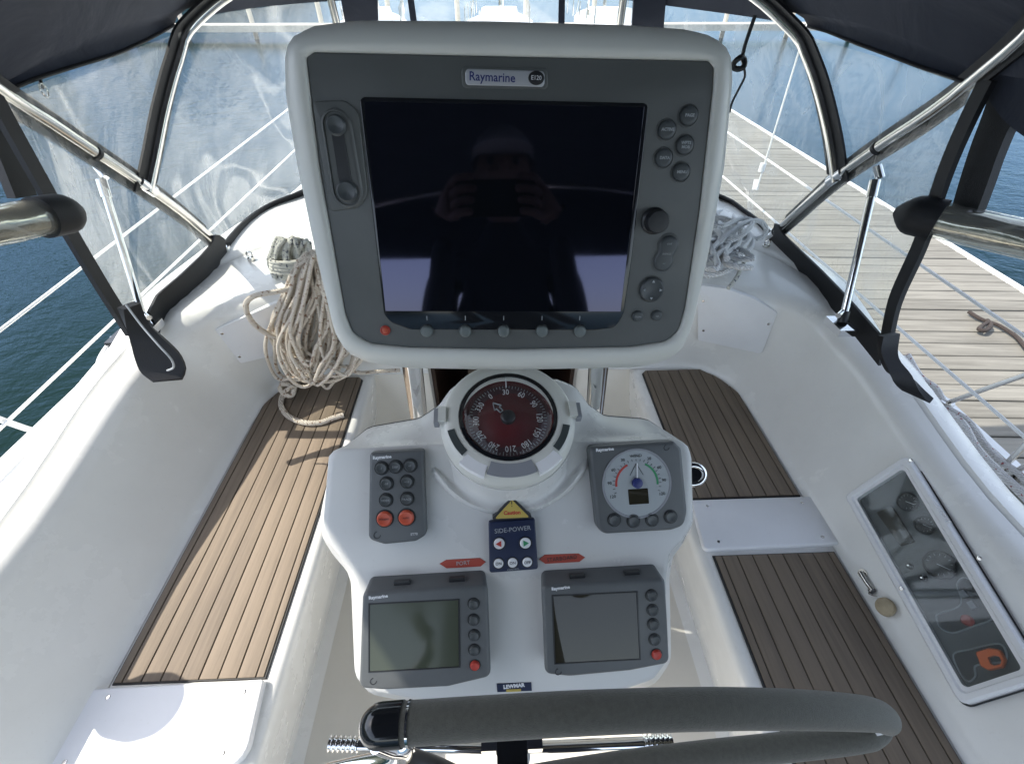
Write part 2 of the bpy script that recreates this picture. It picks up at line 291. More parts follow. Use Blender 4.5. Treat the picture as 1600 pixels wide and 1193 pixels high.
class MB:
    def __init__(s): s.v = []; s.f = []
    def add(s, vs, fs): k = len(s.v); s.v += [V(p) for p in vs]; s.f += [tuple(i+k for i in f) for f in fs]; return s
    def rings(s, R, closed=True, cap0=False, cap1=False, loop=False):
        n = len(R[0]); vs = [p for r in R for p in r]; fs = []
        m = len(R)
        for i in range(m if loop else m-1):
            j0 = i*n; j1 = ((i+1) % m)*n
            for k in range(n if closed else n-1):
                k2 = (k+1) % n; fs.append((j0+k, j0+k2, j1+k2, j1+k))
        if cap0: fs.append(tuple(range(n-1, -1, -1)))
        if cap1: fs.append(tuple((m-1)*n+k for k in range(n)))
        return s.add(vs, fs)
    def box(s, c, d, R=None):
        c = V(c); hx, hy, hz = d[0]/2, d[1]/2, d[2]/2
        P = [V((x, y, z)) for z in (-hz, hz) for x, y in ((-hx, -hy), (hx, -hy), (hx, hy), (-hx, hy))]
        if R: P = [R @ p for p in P]
        return s.add([c+p for p in P], [(3, 2, 1, 0), (4, 5, 6, 7), (0, 1, 5, 4), (1, 2, 6, 5), (2, 3, 7, 6), (3, 0, 4, 7)])
    def tube(s, path, r, n=10, closed=False, cap=True):
        P = [V(p) for p in path]; L = len(P); R = []
        rr = r if isinstance(r, (list, tuple)) else [r]*L
        up = None
        for i, p in enumerate(P):
            if closed: t = P[(i+1) % L] - P[i-1]
            else: t = P[min(i+1, L-1)] - P[max(i-1, 0)]
            t = t.normalized() if t.length > 1e-9 else V((0, 0, 1))
            if up is None: up = V((0, 0, 1)) if abs(t.z) < .9 else V((0, 1, 0))
            a = (up - t*up.dot(t)); a = a.normalized() if a.length > 1e-6 else t.orthogonal().normalized()
            up = a; b = t.cross(a)
            R.append([p + (a*math.cos(2*math.pi*k/n) + b*math.sin(2*math.pi*k/n))*rr[i] for k in range(n)])
        if closed: return s.rings(R, loop=True)
        return s.rings(R, cap0=cap, cap1=cap)
    def lathe(s, prof, n=32, c=(0, 0, 0), cap0=False, cap1=False):
        c = V(c)
        return s.rings([[c + V((r*math.cos(2*math.pi*k/n), r*math.sin(2*math.pi*k/n), h)) for k in range(n)] for r, h in prof], cap0=cap0, cap1=cap1)
    def prism(s, out, z0, z1, bev=.002, seg=3, base=True):
        """outline (2-D, ccw) raised from z0 to z1 with a rounded top edge"""
        out = ccw(out); nrm = vnormals(out)
        R = [[V((p.x, p.y, z0)) for p in out]]
        for i in range(seg+1):
            a = math.pi/2*i/seg; ins = bev*(1-math.cos(a)); z = z1-bev+bev*math.sin(a)
            R.append([V((p.x-q.x*ins, p.y-q.y*ins, z)) for p, q in zip(out, nrm)])
        return s.rings(R, cap0=base, cap1=True)
    def ribbon(s, A, B, th=.004):
        """sheet between curves A and B given some thickness"""
        A = [V(p) for p in A]; B = [V(p) for p in B]; n = len(A); R = []
        for i in range(n):
            t = A[min(i+1, n-1)]-A[max(i-1, 0)]; w = B[i]-A[i]; q = t.cross(w); q = q.normalized()*th if q.length > 1e-9 else V((0, 0, th))
            R.append([A[i]-q*.5, B[i]-q*.5, B[i]+q*.5, A[i]+q*.5])
        return s.rings(R, cap0=True, cap1=True)
    def grid(s, rows): return s.rings(rows, closed=False)
    def mesh(s, name, xf=None, sharp=38, smooth=True, fix=True):
        me = bpy.data.meshes.new(name)
        me.from_pydata([tuple(xf @ p) if xf else tuple(p) for p in s.v], [], s.f); me.validate()
        if fix:
            bm = bmesh.new(); bm.from_mesh(me); bmesh.ops.recalc_face_normals(bm, faces=bm.faces); bm.to_mesh(me); bm.free()
        if smooth:
            me.polygons.foreach_set('use_smooth', [True]*len(me.polygons)); me.set_sharp_from_angle(angle=math.radians(sharp))
        return me
    def obj(s, name, m, root=None, world=False, **kw):
        me = s.mesh(name, inv(root) if world else None, **kw); me.materials.append(M[m] if isinstance(m, str) else m)
        return link(name, me, root)
def link(name, me, parent=None, loc=None, rotz=0, scale=None):
    o = bpy.data.objects.new(name, me); COL.objects.link(o); o.parent = parent
    if loc is not None: o.location = loc
    if rotz: o.rotation_euler.z = rotz
    if scale: o.scale = scale
    return o
def ccw(P):
    P = [V((p[0], p[1])) for p in P]; a = sum(P[i-1].x*P[i].y-P[i].x*P[i-1].y for i in range(len(P)))
    return P if a > 0 else P[::-1]
def vnormals(P):
    o = []; n = len(P)
    for i in range(n):
        a = P[i]-P[i-1]; b = P[(i+1) % n]-P[i]
        na = V((a.y, -a.x)).normalized() if a.length > 1e-9 else V((0, 0)); nb = V((b.y, -b.x)).normalized() if b.length > 1e-9 else na
        q = na+nb; q = q.normalized() if q.length > 1e-6 else na
        o.append(q/max(.5, q.dot(na)) if q.dot(na) > 0 else q)
    return o
def rpoly(P, r, n=5):
    """polygon with rounded corners; r one radius or a list"""
    P = [V((p[0], p[1])) for p in P]; L = len(P); out = []
    for i in range(L):
        rr = r[i] if isinstance(r, (list, tuple)) else r
        p = P[i]; a = P[i-1]-p; b = P[(i+1) % L]-p; la, lb = a.length, b.length; a.normalize(); b.normalize()
        c = max(-1, min(1, a.dot(b))); h = math.acos(c)/2
        if rr <= 0 or h > 1.55: out.append(p); continue
        d = min(rr/math.tan(h), la*.48, lb*.48); rr2 = d*math.tan(h)
        cen = p+(a+b).normalized()*(rr2/math.sin(h)); s0 = p+a*d-cen; s1 = p+b*d-cen
        a0 = math.atan2(s0.y, s0.x); da = math.atan2(s1.y, s1.x)-a0
        while da > math.pi: da -= 2*math.pi
        while da < -math.pi: da += 2*math.pi
        for k in range(n+1):
            t = a0+da*k/n; out.append(cen+V((math.cos(t), math.sin(t)))*rr2)
    return out
def polar(P, n=120, c=None):
    """resample a star-shaped outline at equal angles about c"""
    P = [V((p[0], p[1])) for p in P]; c = c or sum(P, V((0, 0)))/len(P); out = []
    for k in range(n):
        a = 2*math.pi*k/n; d = V((math.cos(a), math.sin(a))); best = 0
        for i in range(len(P)):
            p = P[i-1]-c; e = P[i]-P[i-1]; den = d.x*e.y-d.y*e.x
            if abs(den) < 1e-12: continue
            t = (p.x*e.y-p.y*e.x)/den; u = (p.x*d.y-p.y*d.x)/den
            if -1e-6 <= u <= 1+1e-6 and t > best: best = t
        out.append(c+d*best)
    return out
def lift(P, z): return [V((p.x, p.y, z)) for p in P]
def catmull(P, k=8, closed=False):
    P = [V(p) for p in P]; L = len(P); o = []
    g = (lambda i: P[i % L]) if closed else (lambda i: P[max(0, min(L-1, i))])
    for i in range(L if closed else L-1):
        a, b, c, d = g(i-1), g(i), g(i+1), g(i+2)
        for j in range(k):
            t = j/k; o.append(.5*((2*b)+(c-a)*t+(2*a-5*b+4*c-d)*t*t+(3*b-a-3*c+d)*t**3))
    if not closed: o.append(P[-1])
    return o
def under(c, p):
    """make c a sub-part of p without moving it"""
    c.parent = p; c.matrix_parent_inverse = p.matrix_basis.inverted(); return c
def resample(P, n):
    P = [V(p) for p in P]; L = [0]
    for i in range(1, len(P)): L.append(L[-1]+(P[i]-P[i-1]).length)
    o = []; j = 0
    for k in range(n):
        s = L[-1]*k/(n-1)
        while j < len(P)-2 and L[j+1] < s: j += 1
        t = (s-L[j])/max(1e-9, L[j+1]-L[j]); o.append(P[j].lerp(P[j+1], min(1, max(0, t))))
    return o
def text(s, size, u, v, h, m, root, F=None, rot=0.0, sx=1.0, name='lettering', align='CENTER', bold=0.0):
    cu = bpy.data.curves.new(name, 'FONT'); cu.body = s; cu.size = size; cu.align_x = align; cu.align_y = 'CENTER'; cu.extrude = .00012; cu.offset = bold
    cu.resolution_u = 2
    t = bpy.data.objects.new(name, cu); COL.objects.link(t)
    dg = bpy.context.evaluated_depsgraph_get(); me = bpy.data.meshes.new_from_object(t.evaluated_get(dg)); me.name = name
    bpy.data.objects.remove(t); bpy.data.curves.remove(cu)
    me.transform(Matrix.Translation((u, v, h)) @ Matrix.Rotation(rot, 4, 'Z') @ Matrix.Diagonal((sx, 1, 1, 1)))
    me.materials.clear(); me.materials.append(M[m]); return link(name, me, root)
def disc_mesh(name, r, h, m, bev=None, n=28, dish=0.0):
    b = bev or min(h*.6, r*.3)
    pr = [(r, 0), (r, h-b), (r-b*.3, h-b*.3), (r-b, h), (r*.5, h-dish*.7), (r*.02, h-dish)]
    me = MB().lathe(pr, n, cap1=True).mesh(name); me.materials.append(M[m]); return me
def annulus(mb, r0, r1, z, a0=0, a1=2*math.pi, n=48, c=(0, 0), h=.0004):
    A = []; closed = abs(a1-a0-2*math.pi) < 1e-6
    for k in range(n if closed else n+1):
        a = a0+(a1-a0)*k/n; ca, sa = math.cos(a), math.sin(a)
        A.append([V((c[0]+r0*ca, c[1]+r0*sa, z)), V((c[0]+r1*ca, c[1]+r1*sa, z)), V((c[0]+r1*ca, c[1]+r1*sa, z+h)), V((c[0]+r0*ca, c[1]+r0*sa, z+h))])
    mb.rings(A, loop=closed, cap0=not closed, cap1=not closed); return mb
# ------------------------------------------------------------------ setting: water, dock, hull and cockpit mouldings
def lerpt(T, y):
    if y <= T[0][0]: return T[0][1]
    for (a, va), (b, vb) in zip(T, T[1:]):
        if y <= b:
            t = (y-a)/(b-a); t = t*t*(3-2*t); return va+(vb-va)*t
    return T[-1][1]
X0 = .012
w = MB(); w.add([(-1500, -1500, -.95), (1500, -1500, -.95), (1500, 1500, -.95), (-1500, 1500, -.95)], [(0, 1, 2, 3)])
tagp(w.obj('water', 'water', smooth=False, fix=False), 'dark rippled harbour water around the yacht', kind='structure')

ZC = [(-1.2, .68), (.45, .69), (.95, .75), (1.15, .80), (1.6, .81)]
ZO = [(-1.2, .685), (.45, .695), (.95, .765), (1.2, .812), (2.5, .83)]
SEG = [30, 6, 7, 8]
def contour(a, y1, pA, pB, yf, zf):
    L = [V((-a, -1.2)), V((-a, y1)), V(pA), V(pB), V((-.27, yf))]
    C2 = [L[0]]
    for i, n in enumerate(SEG):
        for k in range(1, n+1):
            p = L[i].lerp(L[i+1], k/n)
            C2.append(p)
    # soften corners
    for it in range(3):
        C2 = [C2[0]]+[C2[i]*.5+(C2[i-1]+C2[i+1])*.25 for i in range(1, len(C2)-1)]+[C2[-1]]
    C2 = C2+[V((-p.x, p.y)) for p in C2[::-1]]
    return [V((p.x+X0, p.y, zf(p.y) if callable(zf) else zf)) for p in C2]
zc = lambda y: lerpt(ZC, y)
zo = lambda y: lerpt(ZO, y)
CT = [contour(.808, 1.05, (-.78, 1.16), (-.70, 1.235), 1.24, .451),
      contour(.816, 1.05, (-.787, 1.163), (-.702, 1.245), 1.25, .455),
      contour(.828, 1.05, (-.80, 1.165), (-.705, 1.25), 1.257, .475),
      contour(.882, 1.03, (-.84, 1.135), (-.665, 1.215), 1.25, lambda y: .56+.1*(zc(y)-.69)),
      contour(.936, 1.02, (-.845, 1.125), (-.655, 1.20), 1.225, lambda y: zc(y)-.035),
      contour(.946, 1.025, (-.85, 1.13), (-.657, 1.205), 1.230, lambda y: zc(y)-.013),
      contour(.958, 1.035, (-.86, 1.142), (-.662, 1.217), 1.243, lambda y: zc(y)),
      contour(.975, 1.05, (-.875, 1.16), (-.67, 1.235), 1.265, lambda y: zc(y)+.006),
      contour(.996, 1.12, (-.92, 1.36), (-.78, 1.56), 1.66, lambda y: zo(y)+.003),
      contour(1.003, 1.13, (-.928, 1.38), (-.786, 1.58), 1.68, lambda y: zo(y)-.006),
      contour(1.010, 1.14, (-.936, 1.40), (-.792, 1.60), 1.70, lambda y: zo(y)+.006),
      contour(1.055, 1.25, (-1.0, 1.7), (-.85, 2.1), 2.4, lambda y: zo(y)+.004),
      contour(1.072, 1.26, (-1.02, 1.72), (-.87, 2.13), 2.43, lambda y: zo(y)-.010),
      contour(1.082, 1.26, (-1.03, 1.73), (-.88, 2.15), 2.45, lambda y: zo(y)-.035),
      contour(1.095, 1.27, (-1.04, 1.74), (-.89, 2.17), 2.48, .56)]
cm = MB(); n = len(CT[0]); vs = [p for c in CT for p in c]; fs = []
for i in range(len(CT)-1):
    for k in range(n-1):
        if k == n//2-1 and i < 6: continue          # the companionway opening
        fs.append((i*n+k, i*n+k+1, (i+1)*n+k+1, (i+1)*n+k))
cm.add(vs, fs)
tagp(cm.obj('cockpit_coaming', 'gelcoat', sharp=50, fix=False), 'white gelcoat coaming and seat back running round the cockpit', kind='structure')
# seats: top and rounded lip and face of each bench
ys = [-1.2, -.8, -.4, 0, .2, .4, .6, .8, 1.0, 1.15, 1.262]
for s in (-1, 1):
    sm = MB()
    prof = [(.83, .449), (.80, .449), (.50, .449), (.486, .4475), (.476, .441), (.471, .430), (.474, .40), (.50, .25), (.545, .085), (.56, .058), (.50, .045)]
    sm.grid([[V((s*x+X0, y, z)) for x, z in prof] for y in ys])
    tagp(sm.obj('bench_seat', 'gelcoat', sharp=60, fix=False), 'white moulded cockpit bench on the %s side of the pedestal' % ('left' if s < 0 else 'right'), kind='structure')
fl = MB(); fl.add([(-.57, -1.2, .05), (.59, -1.2, .05), (.59, 1.27, .05), (-.57, 1.27, .05)], [(0, 1, 2, 3)])
tagp(fl.obj('cockpit_floor', 'gelcoat_sole', smooth=False, fix=False), 'cream moulded cockpit floor under the pedestal', kind='structure')
# bulkhead below seat level, either side of the companionway, with a dark cabin behind
bk = MB()
for s in (-1, 1):
    bk.grid([[V((s*.60+X0, 1.264, z)), V((s*.48+X0, 1.262, z)), V((s*.36+X0, 1.258, z)), V((s*.27+X0, 1.252, z))] for z in (.045, .25, .46)])
    bk.grid([[V((s*.27+X0, 1.24 if z > .4 else 1.252, z)), V((s*.27+X0, 1.32, z))] for z in (.045, .45, .775)])
bk.grid([[V((-.27+X0, 1.252, .05)), V((.27+X0, 1.252, .05))], [V((-.27+X0, 1.252, .12)), V((.27+X0, 1.252, .12))], [V((-.27+X0, 1.33, .125)), V((.27+X0, 1.33, .125))]])
tagp(bk.obj('bulkhead', 'gelcoat_sole', fix=False), 'cream bulkhead around the companionway behind the pedestal', kind='structure')
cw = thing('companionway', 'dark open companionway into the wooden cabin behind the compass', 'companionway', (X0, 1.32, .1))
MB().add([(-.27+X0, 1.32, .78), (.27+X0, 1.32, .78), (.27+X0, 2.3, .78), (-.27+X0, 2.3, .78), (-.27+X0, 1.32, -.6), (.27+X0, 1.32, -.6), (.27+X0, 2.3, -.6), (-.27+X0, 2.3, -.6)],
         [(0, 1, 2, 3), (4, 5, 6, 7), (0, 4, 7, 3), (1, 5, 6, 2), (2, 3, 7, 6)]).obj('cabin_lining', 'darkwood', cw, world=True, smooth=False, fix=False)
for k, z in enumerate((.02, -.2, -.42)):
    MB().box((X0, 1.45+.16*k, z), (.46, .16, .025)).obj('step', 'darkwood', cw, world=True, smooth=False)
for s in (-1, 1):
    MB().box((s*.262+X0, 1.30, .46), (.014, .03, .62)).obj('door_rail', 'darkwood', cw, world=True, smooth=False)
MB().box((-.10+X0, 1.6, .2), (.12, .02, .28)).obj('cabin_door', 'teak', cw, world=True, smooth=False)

# deck and hull
dk = MB(); out = [(-1.24, -2.4), (-1.26, 0), (-1.24, 1.5), (-1.12, 3.2), (-.8, 5.0), (-.35, 6.6), (0, 7.3), (.35, 6.6), (.8, 5.0), (1.12, 3.2), (1.26, 1.5), (1.28, 0), (1.26, -2.4)]
inn = [(-1.09, -2.4), (-1.09, 0), (-1.09, 1.3), (-.98, 1.9), (-.6, 2.3), (-.2, 2.44), (0, 2.45), (.2, 2.44), (.62, 2.3), (1.0, 1.9), (1.11, 1.3), (1.11, 0), (1.11, -2.4)]
dk.grid([[V((x, y, .575)) for x, y in out], [V((x, y, .58)) for x, y in inn]])
tagp(dk.obj('side_deck', 'gelcoat', fix=False), 'white side deck outside the cockpit coaming', kind='structure')
hl = MB(); hl.grid([[V((x*f, y, z)) for x, y in out] for z, f in ((.575, 1.0), (.60, 1.008), (.60, 1.02), (.3, 1.03), (-.4, .98), (-1.2, .8))])
tagp(hl.obj('hull', 'gelcoat', fix=False), 'white topsides of the yacht', kind='structure')

# ------------------------------------------------------------------ teak seat inlays (separate planks over black caulk)
def teak_panel(s, ya, yb, label, corner):
    t = thing('teak_seat_panel', label, 'teak decking', (s*.65+X0, (ya+yb)/2, .45), group='teak inlays on the cockpit benches')
    xs = [.502, .519]+[.519+.0377*k for k in range(1, 8)]+[.800]
    def yend(x): return min(yb, yb-.012) if not corner else min(1.222, 1.207-.125*((x-.715)/.088)**2 if x > .715 else 9, 1.222-(.515-x)*1.0 if x < .515 else 9)
    bm = MB(); P = [(s*.4985+X0, ya), (s*.8025+X0, ya)]
    top = [(s*x+X0, yend(x)+.003) for x in (.8025, .79, .78, .765, .75, .735, .715, .6, .515, .4985)]
    bm.prism(P+top, .4485, .4535, .001, 1)
    bm.obj('caulking', 'caulk', t, world=True)
    for a, b in zip(xs, xs[1:]):
        a2, b2 = a+.0013, b-.0013; w_ = b2-a2
        Q = [(s*a2+X0, ya+.003), (s*b2+X0, ya+.003), (s*b2+X0, yend(b2))]+([(s*(a2+b2)/2+X0, yend((a2+b2)/2))] if corner else [])+[(s*a2+X0, yend(a2))]
        MB().prism(Q, .452, .4565+random.uniform(-.0003, .0003), .0012, 2).obj('plank', 'teak', t, world=True)
    return t
teak_panel(-1, .296, 1.222, 'long sunlit strip-planked teak inlay on the left bench', True)
teak_panel(1, .682, 1.222, 'shaded teak inlay at the front of the right bench, rounded at its outer front corner', True)
teak_panel(1, -.9, .531, 'shaded teak inlay on the right bench between white plate and wheel rim', False)

# white bolted cover plates on the benches
scr = disc_mesh('screw', .0045, .0016, 'steel', n=12)
def cover(pl, label, pts, z0, z1, screws, rr):
    c = sum((V((p[0], p[1], 0)) for p in pts), V())/len(pts)
    t = thing('cover_plate', label, 'cover plate', (c.x, c.y, z0), group='white screwed cover plates')
    MB().prism(rpoly(pts, rr), z0, z1, .005, 4).obj('plate', 'plate', t, world=True)
    for x, y in screws:
        link('screw', scr, t, loc=inv(t) @ V((x, y, z1-.0004)))
cover(0, 'sunlit white plate with four screws at the aft end of the left bench', [(-.845, .152), (-.470, .160), (-.485, .293), (-.835, .288)], .4485, .466,
      [(-.775, .272), (-.515, .272), (-.515, .178), (-.79, .175)], [.004, .03, .006, .004])
cover(0, 'shaded white plate with four screws across the right bench between two teak inlays', [(.492, .533), (.845, .538), (.855, .676), (.506, .676)], .4485, .462,
      [(.535, .553), (.80, .556), (.80, .655), (.545, .655)], [.012, .004, .004, .012])

# access plates let into the bulkhead corners
def access(pts, o, x, label, screws, rr):
    n_ = V((x[0], x[1], 0)).cross(V((0, 0, 1)))
    F = Frame(o, n_, x); t = thing('access_plate', label, 'access plate', frame=F, group='access plates in the bulkhead corners')
    P = F.pts(pts); P = rpoly(P, rr)
    MB().prism([p*1.0 for p in P], -.012, .0035, .0025, 3).obj('plate', 'plate', t)
    for a, b in screws:
        q = F.px(a, b, .0035); link('screw', scr, t, loc=(q.x, q.y, .0032))
access([(336, 514), (440, 468), (490, 540), (376, 567)], (-.845+X0+.01, 1.121, .66), (.19, .075, 0), 'white access plate on the left bulkhead corner behind the tan rope', [(347, 521), (374, 557)], [.006, .02, .006, .006])
access([(1090, 444), (1135, 450), (1180, 466), (1215, 488), (1190, 552), (1090, 531)], (.845+X0-.01, 1.121, .66), (.19, -.075, 0), 'white access plate with curved top on the right bulkhead corner', [(1099, 470), (1099, 516), (1201, 506)], [.006, .05, .05, .012, .012, .006])

# ------------------------------------------------------------------ dock
ang = math.radians(-3.4)
dq = thing('wooden_dock', 'weathered grey plank dock alongside on the right, partly in the yacht\'s shade', 'dock', (0, 0, -.3))
MATS[dq.name] = Matrix.Translation((4.28, 6.0, -.3)) @ Matrix.Rotation(ang, 4, 'Z'); dq.matrix_world = MATS[dq.name]
pms = []
for k in range(6):
    b = MB(); L = 2.72; nx = 7; wob = [random.uniform(-.003, .003) for _ in range(nx+1)]
    R = []
    for i in range(nx+1):
        x = -L+L*i/nx; d = wob[i]; hw = .0655
        R.append([V((x, -hw+d, -.04)), V((x, hw+d, -.04)), V((x, hw+d, -.004)), V((x, hw-.004+d, 0)), V((x, -hw+.004+d, 0)), V((x, -hw+d, -.004))])
    b.rings(R, cap0=True, cap1=True); me = b.mesh('plank'); me.materials.append(M['dock']); pms.append(me)
for k in range(150):
    o = link('plank', pms[random.randrange(6)], dq, loc=(random.uniform(-.012, .0), -7.6+.140*k, random.uniform(-.003, .003)))
    o.rotation_euler = (random.uniform(-.01, .01), 0, random.uniform(-.002, .002))
MB().box((.035, 2.9, -.045), (.06, 21.2, .10)).obj('rub_rail', 'rub', dq)
for x in (-2.6, -1.3, -.15): MB().box((x, 2.9, -.13), (.09, 21.0, .17)).obj('bearer', 'dock', dq, smooth=False)
# wooded shore on the port side: barely in view itself, but it is what the left-hand water mirrors
hm = MB(); rh = random.Random(11); rows = []
ph_ = [rh.uniform(0, 6.28) for _ in range(12)]
for i in range(13):
    u = i/12; row = []
    for j in range(90):
        y = -160+4.2*j; x = -58-95*u-6*math.sin(y*.031+ph_[0]); hgt = 46*(u**.55)*(.72+.16*math.sin(y*.021+ph_[1])+.10*math.sin(y*.057+ph_[2])) if i else 0
        if i: hgt += rh.uniform(-1.6, 2.4); x += rh.uniform(-2, 2)
        row.append(V((x, y, -.97+hgt)))
    rows.append(row)
tagp(hm.grid(rows).obj('hillside', 'wooded', fix=False, sharp=20), 'dark wooded hillside across the water on the left', kind='structure')
# far pier and moored boats ahead
fp = MB(); fp.box((0, 33, -.35), (60, 2.0, .3)); 
for k in range(14): fp.tube([(-26+4*k, 34, -1.5), (-26+4*k, 34, 1.2)], .14, 8)
tagp(fp.obj('far_pier', 'far_wood'), 'pale floating pier far ahead of the bow', 'pier')
bl = [('white moored yacht far ahead, just left of the plotter top', -5.5, 27, .12), ('white moored yacht far ahead behind the middle of the plotter', .4, 27.5, -.05), ('white moored yacht far ahead, right of the plotter middle', 5.4, 27, .05),
      ('white moored yacht on the left, nearest one seen through the left front window', -21, 30, .5), ('white moored yacht far off at the top of the left front window', -27, 40, .2)]
for lab, x, y0, rz in bl:
    t = thing('moored_yacht', lab, 'yacht', (x, y0, -.95), group='yachts moored at the far pier')
    h = MB(); R = []
    for i in range(13):
        u = i/12; hw = 1.55*math.sin(math.pi*min(1, .25+u*.75))**.7; y = -4+8.5*u; hh = 1.1+.35*u*u
        if i == 12: hw = .03
        R.append([V((-hw, y, hh)), V((-hw*.98, y, .5)), V((-hw*.7, y, 0)), V((hw*.7, y, 0)), V((hw*.98, y, .5)), V((hw, y, hh))])
    h.rings(R, cap0=True, cap1=True).obj('hull', 'far_hull', t)
    h = MB(); h.rings([[V((-a, y, z)), V((a, y, z)), V((a*.8, y, z+hh)), V((-a*.8, y, z+hh))] for y, a, z, hh in ((-1.2, 1.0, 1.1, .55), (1, .95, 1.15, .5), (2.6, .5, 1.25, .2))], cap0=True, cap1=True).obj('cabin', 'far_hull', t)
    MB().tube([(0, .6, 1.4), (0, .6, 13)], .09, 8).obj('mast', 'steel', t)
    MB().tube([(0, .5, 2.4), (0, -3.6, 2.4)], .07, 8).obj('boom', 'steel', t)
    MB().tube([(0, .4, 2.55), (0, -3.4, 2.5)], .17, 10).obj('sail_cover', 'canvas', t)
    for sx in (-1, 1): MB().tube([(sx*1.4, .4, 1.2), (0, .6, 12.6)], .02, 6).obj('shroud', 'steel', t)
    MB().tube([(0, 4.3, 1.4), (0, .6, 12.8)], .06, 6).obj('forestay', 'line_white', t)
    for k in range(5):
        for sx in (-1, 1): MB().tube([(sx*1.35*(1-.0*k), -3.4+1.6*k, 1.15+.04*k), (sx*1.35, -3.4+1.6*k, 1.78+.04*k)], .025, 6).obj('stanchion', 'steel', t)
    for z, fx in ((1.75, .6), (1.25, .98)):
        MB().rings([[V((a, y, 1.38)), V((a, y+.55, 1.38)), V((a*.97, y+.55, 1.58)), V((a*.97, y, 1.58))] for a, y in ((-.99, -.6), (-.985, -.6))], cap0=True, cap1=True).obj('cabin_window', 'glossblack', t) if z > 1.5 else None
    t.rotation_euler.z = rz
# ------------------------------------------------------------------ chart plotter
FM = Frame((.0081, .4214, 1.335), (0, -math.cos(math.radians(18.2)), math.sin(math.radians(18.2))), (.9997, -.0115, -.0215))
mf = thing('chart_plotter', 'large grey chart plotter with black screen in a white housing above the compass', 'chart plotter', frame=FM)
BEZ = [(478, 82), (1115, 96), (1113, 140), (1092, 330), (1070, 480), (1060, 515), (1042, 532), (985, 541), (800, 545), (640, 542), (580, 536), (552, 520), (540, 490), (500, 260)]
bz = rpoly(FM.pts(BEZ), [.006, .007, .01, .05, .02, .012, .012, .03, .05, .03, .012, .012, .02, .1], 4)
cM = FM.px(800, 310)
OUT = [(452, 150), (452, 95), (462, 64), (492, 45), (560, 36), (760, 37), (980, 43), (1070, 50), (1112, 62), (1131, 88), (1135, 130), (1124, 260), (1098, 400), (1074, 500), (1060, 540), (1036, 560), (990, 570), (800, 574), (640, 571), (580, 563), (548, 548), (528, 515), (500, 400), (470, 260)]
NP = 160
o1 = polar(bz, NP, cM); o2 = polar(rpoly(FM.pts(OUT, -.028), .02, 3), NP, cM)
def mixp(a, b, t): return [p.lerp(q, t) for p, q in zip(a, b)]
def scl(a, f): return [cM+(p-cM)*f for p in a]
hs = MB()
hs.rings([lift(o1, -.008), lift(o1, .003), lift(mixp(o1, o2, .06), .0052), lift(mixp(o1, o2, .25), .0058), lift(mixp(o1, o2, .55), .002), lift(mixp(o1, o2, .80), -.006), lift(mixp(o1, o2, .94), -.016), lift(o2, -.030),
          lift(scl(o2, .998), -.045), lift(scl(o2, .975), -.070), lift(scl(o2, .90), -.095), lift(scl(o2, .70), -.112), lift(scl(o2, .3), -.116)], cap1=True)
hs.obj('housing', 'housing', mf, sharp=60)
MB().prism(scl(bz, .9985), -.006, .0022, .0016, 3).obj('bezel', 'bezel', mf)
def dev(root, F, name, pts, m, h0, h1, rr=.003, bev=.001, seg=3, n=5): return MB().prism(rpoly(F.pts(pts, h1), rr, n), h0, h1, bev, seg).obj(name, m, root)
fr = dev(mf, FM, 'screen_frame', [(561, 151), (1014, 161), (988, 400), (975, 490), (962, 512), (930, 516), (640, 515), (612, 505), (600, 492), (578, 300)], 'glossblack', .0, .0034, [.005, .005, .05, .03, .012, .012, .012, .012, .012, .05])
MB().prism(FM.pts([(568, 158), (1007, 167), (970, 487), (602, 486)], .0036), .0, .0037, .0003, 1).obj('screen', 'screen', fr)
# card door
dr = dev(mf, FM, 'card_door', [(487, 158), (538, 156), (560, 172), (575, 305), (560, 325), (515, 331)], 'bezel', .001, .0042, [.004, .012, .012, .012, .012, .004], .0016)
p1, p2 = FM.px(526, 196, .004), FM.px(543, 299, .004)
def capsule(a, b, ra, rb, n=12):
    d = (b-a).normalized(); an = math.atan2(d.y, d.x); P = []
    for k in range(n+1): t = an+math.pi/2+math.pi*k/n; P.append(a+V((math.cos(t), math.sin(t)))*ra)
    for k in range(n+1): t = an-math.pi/2+math.pi*k/n; P.append(b+V((math.cos(t), math.sin(t)))*rb)
    return P
rr_ = MB(); c1 = capsule(p1, p2, .0135, .0145); c2 = capsule(p1, p2, .0108, .0118); c3 = capsule(p1, p2, .0118, .0128)
rr_.rings([lift(c1, .0038), lift(c3, .0062), lift(c2, .0060), lift(c2, .0035)]).obj('door_rim', 'bezel', dr, sharp=70)
under(MB().prism(capsule(p1, p2, .0105, .0115), .003, .0046, .0003, 1).obj('recess', 'bezel', mf), dr)
MB().prism(capsule(p1+(p2-p1)*.12, p2-(p2-p1)*.1, .0052, .0056), .003, .0056, .0003, 1).obj('slot', 'black', dr)
for q, r in ((p1, .0085), (p2, .0095)):
    MB().lathe([(r, .004), (r, .006), (r*.8, .0078), (r*.45, .0066), (.0005, .006)], 26, (q.x, q.y, 0), cap1=True).obj('door_catch', 'button', dr)
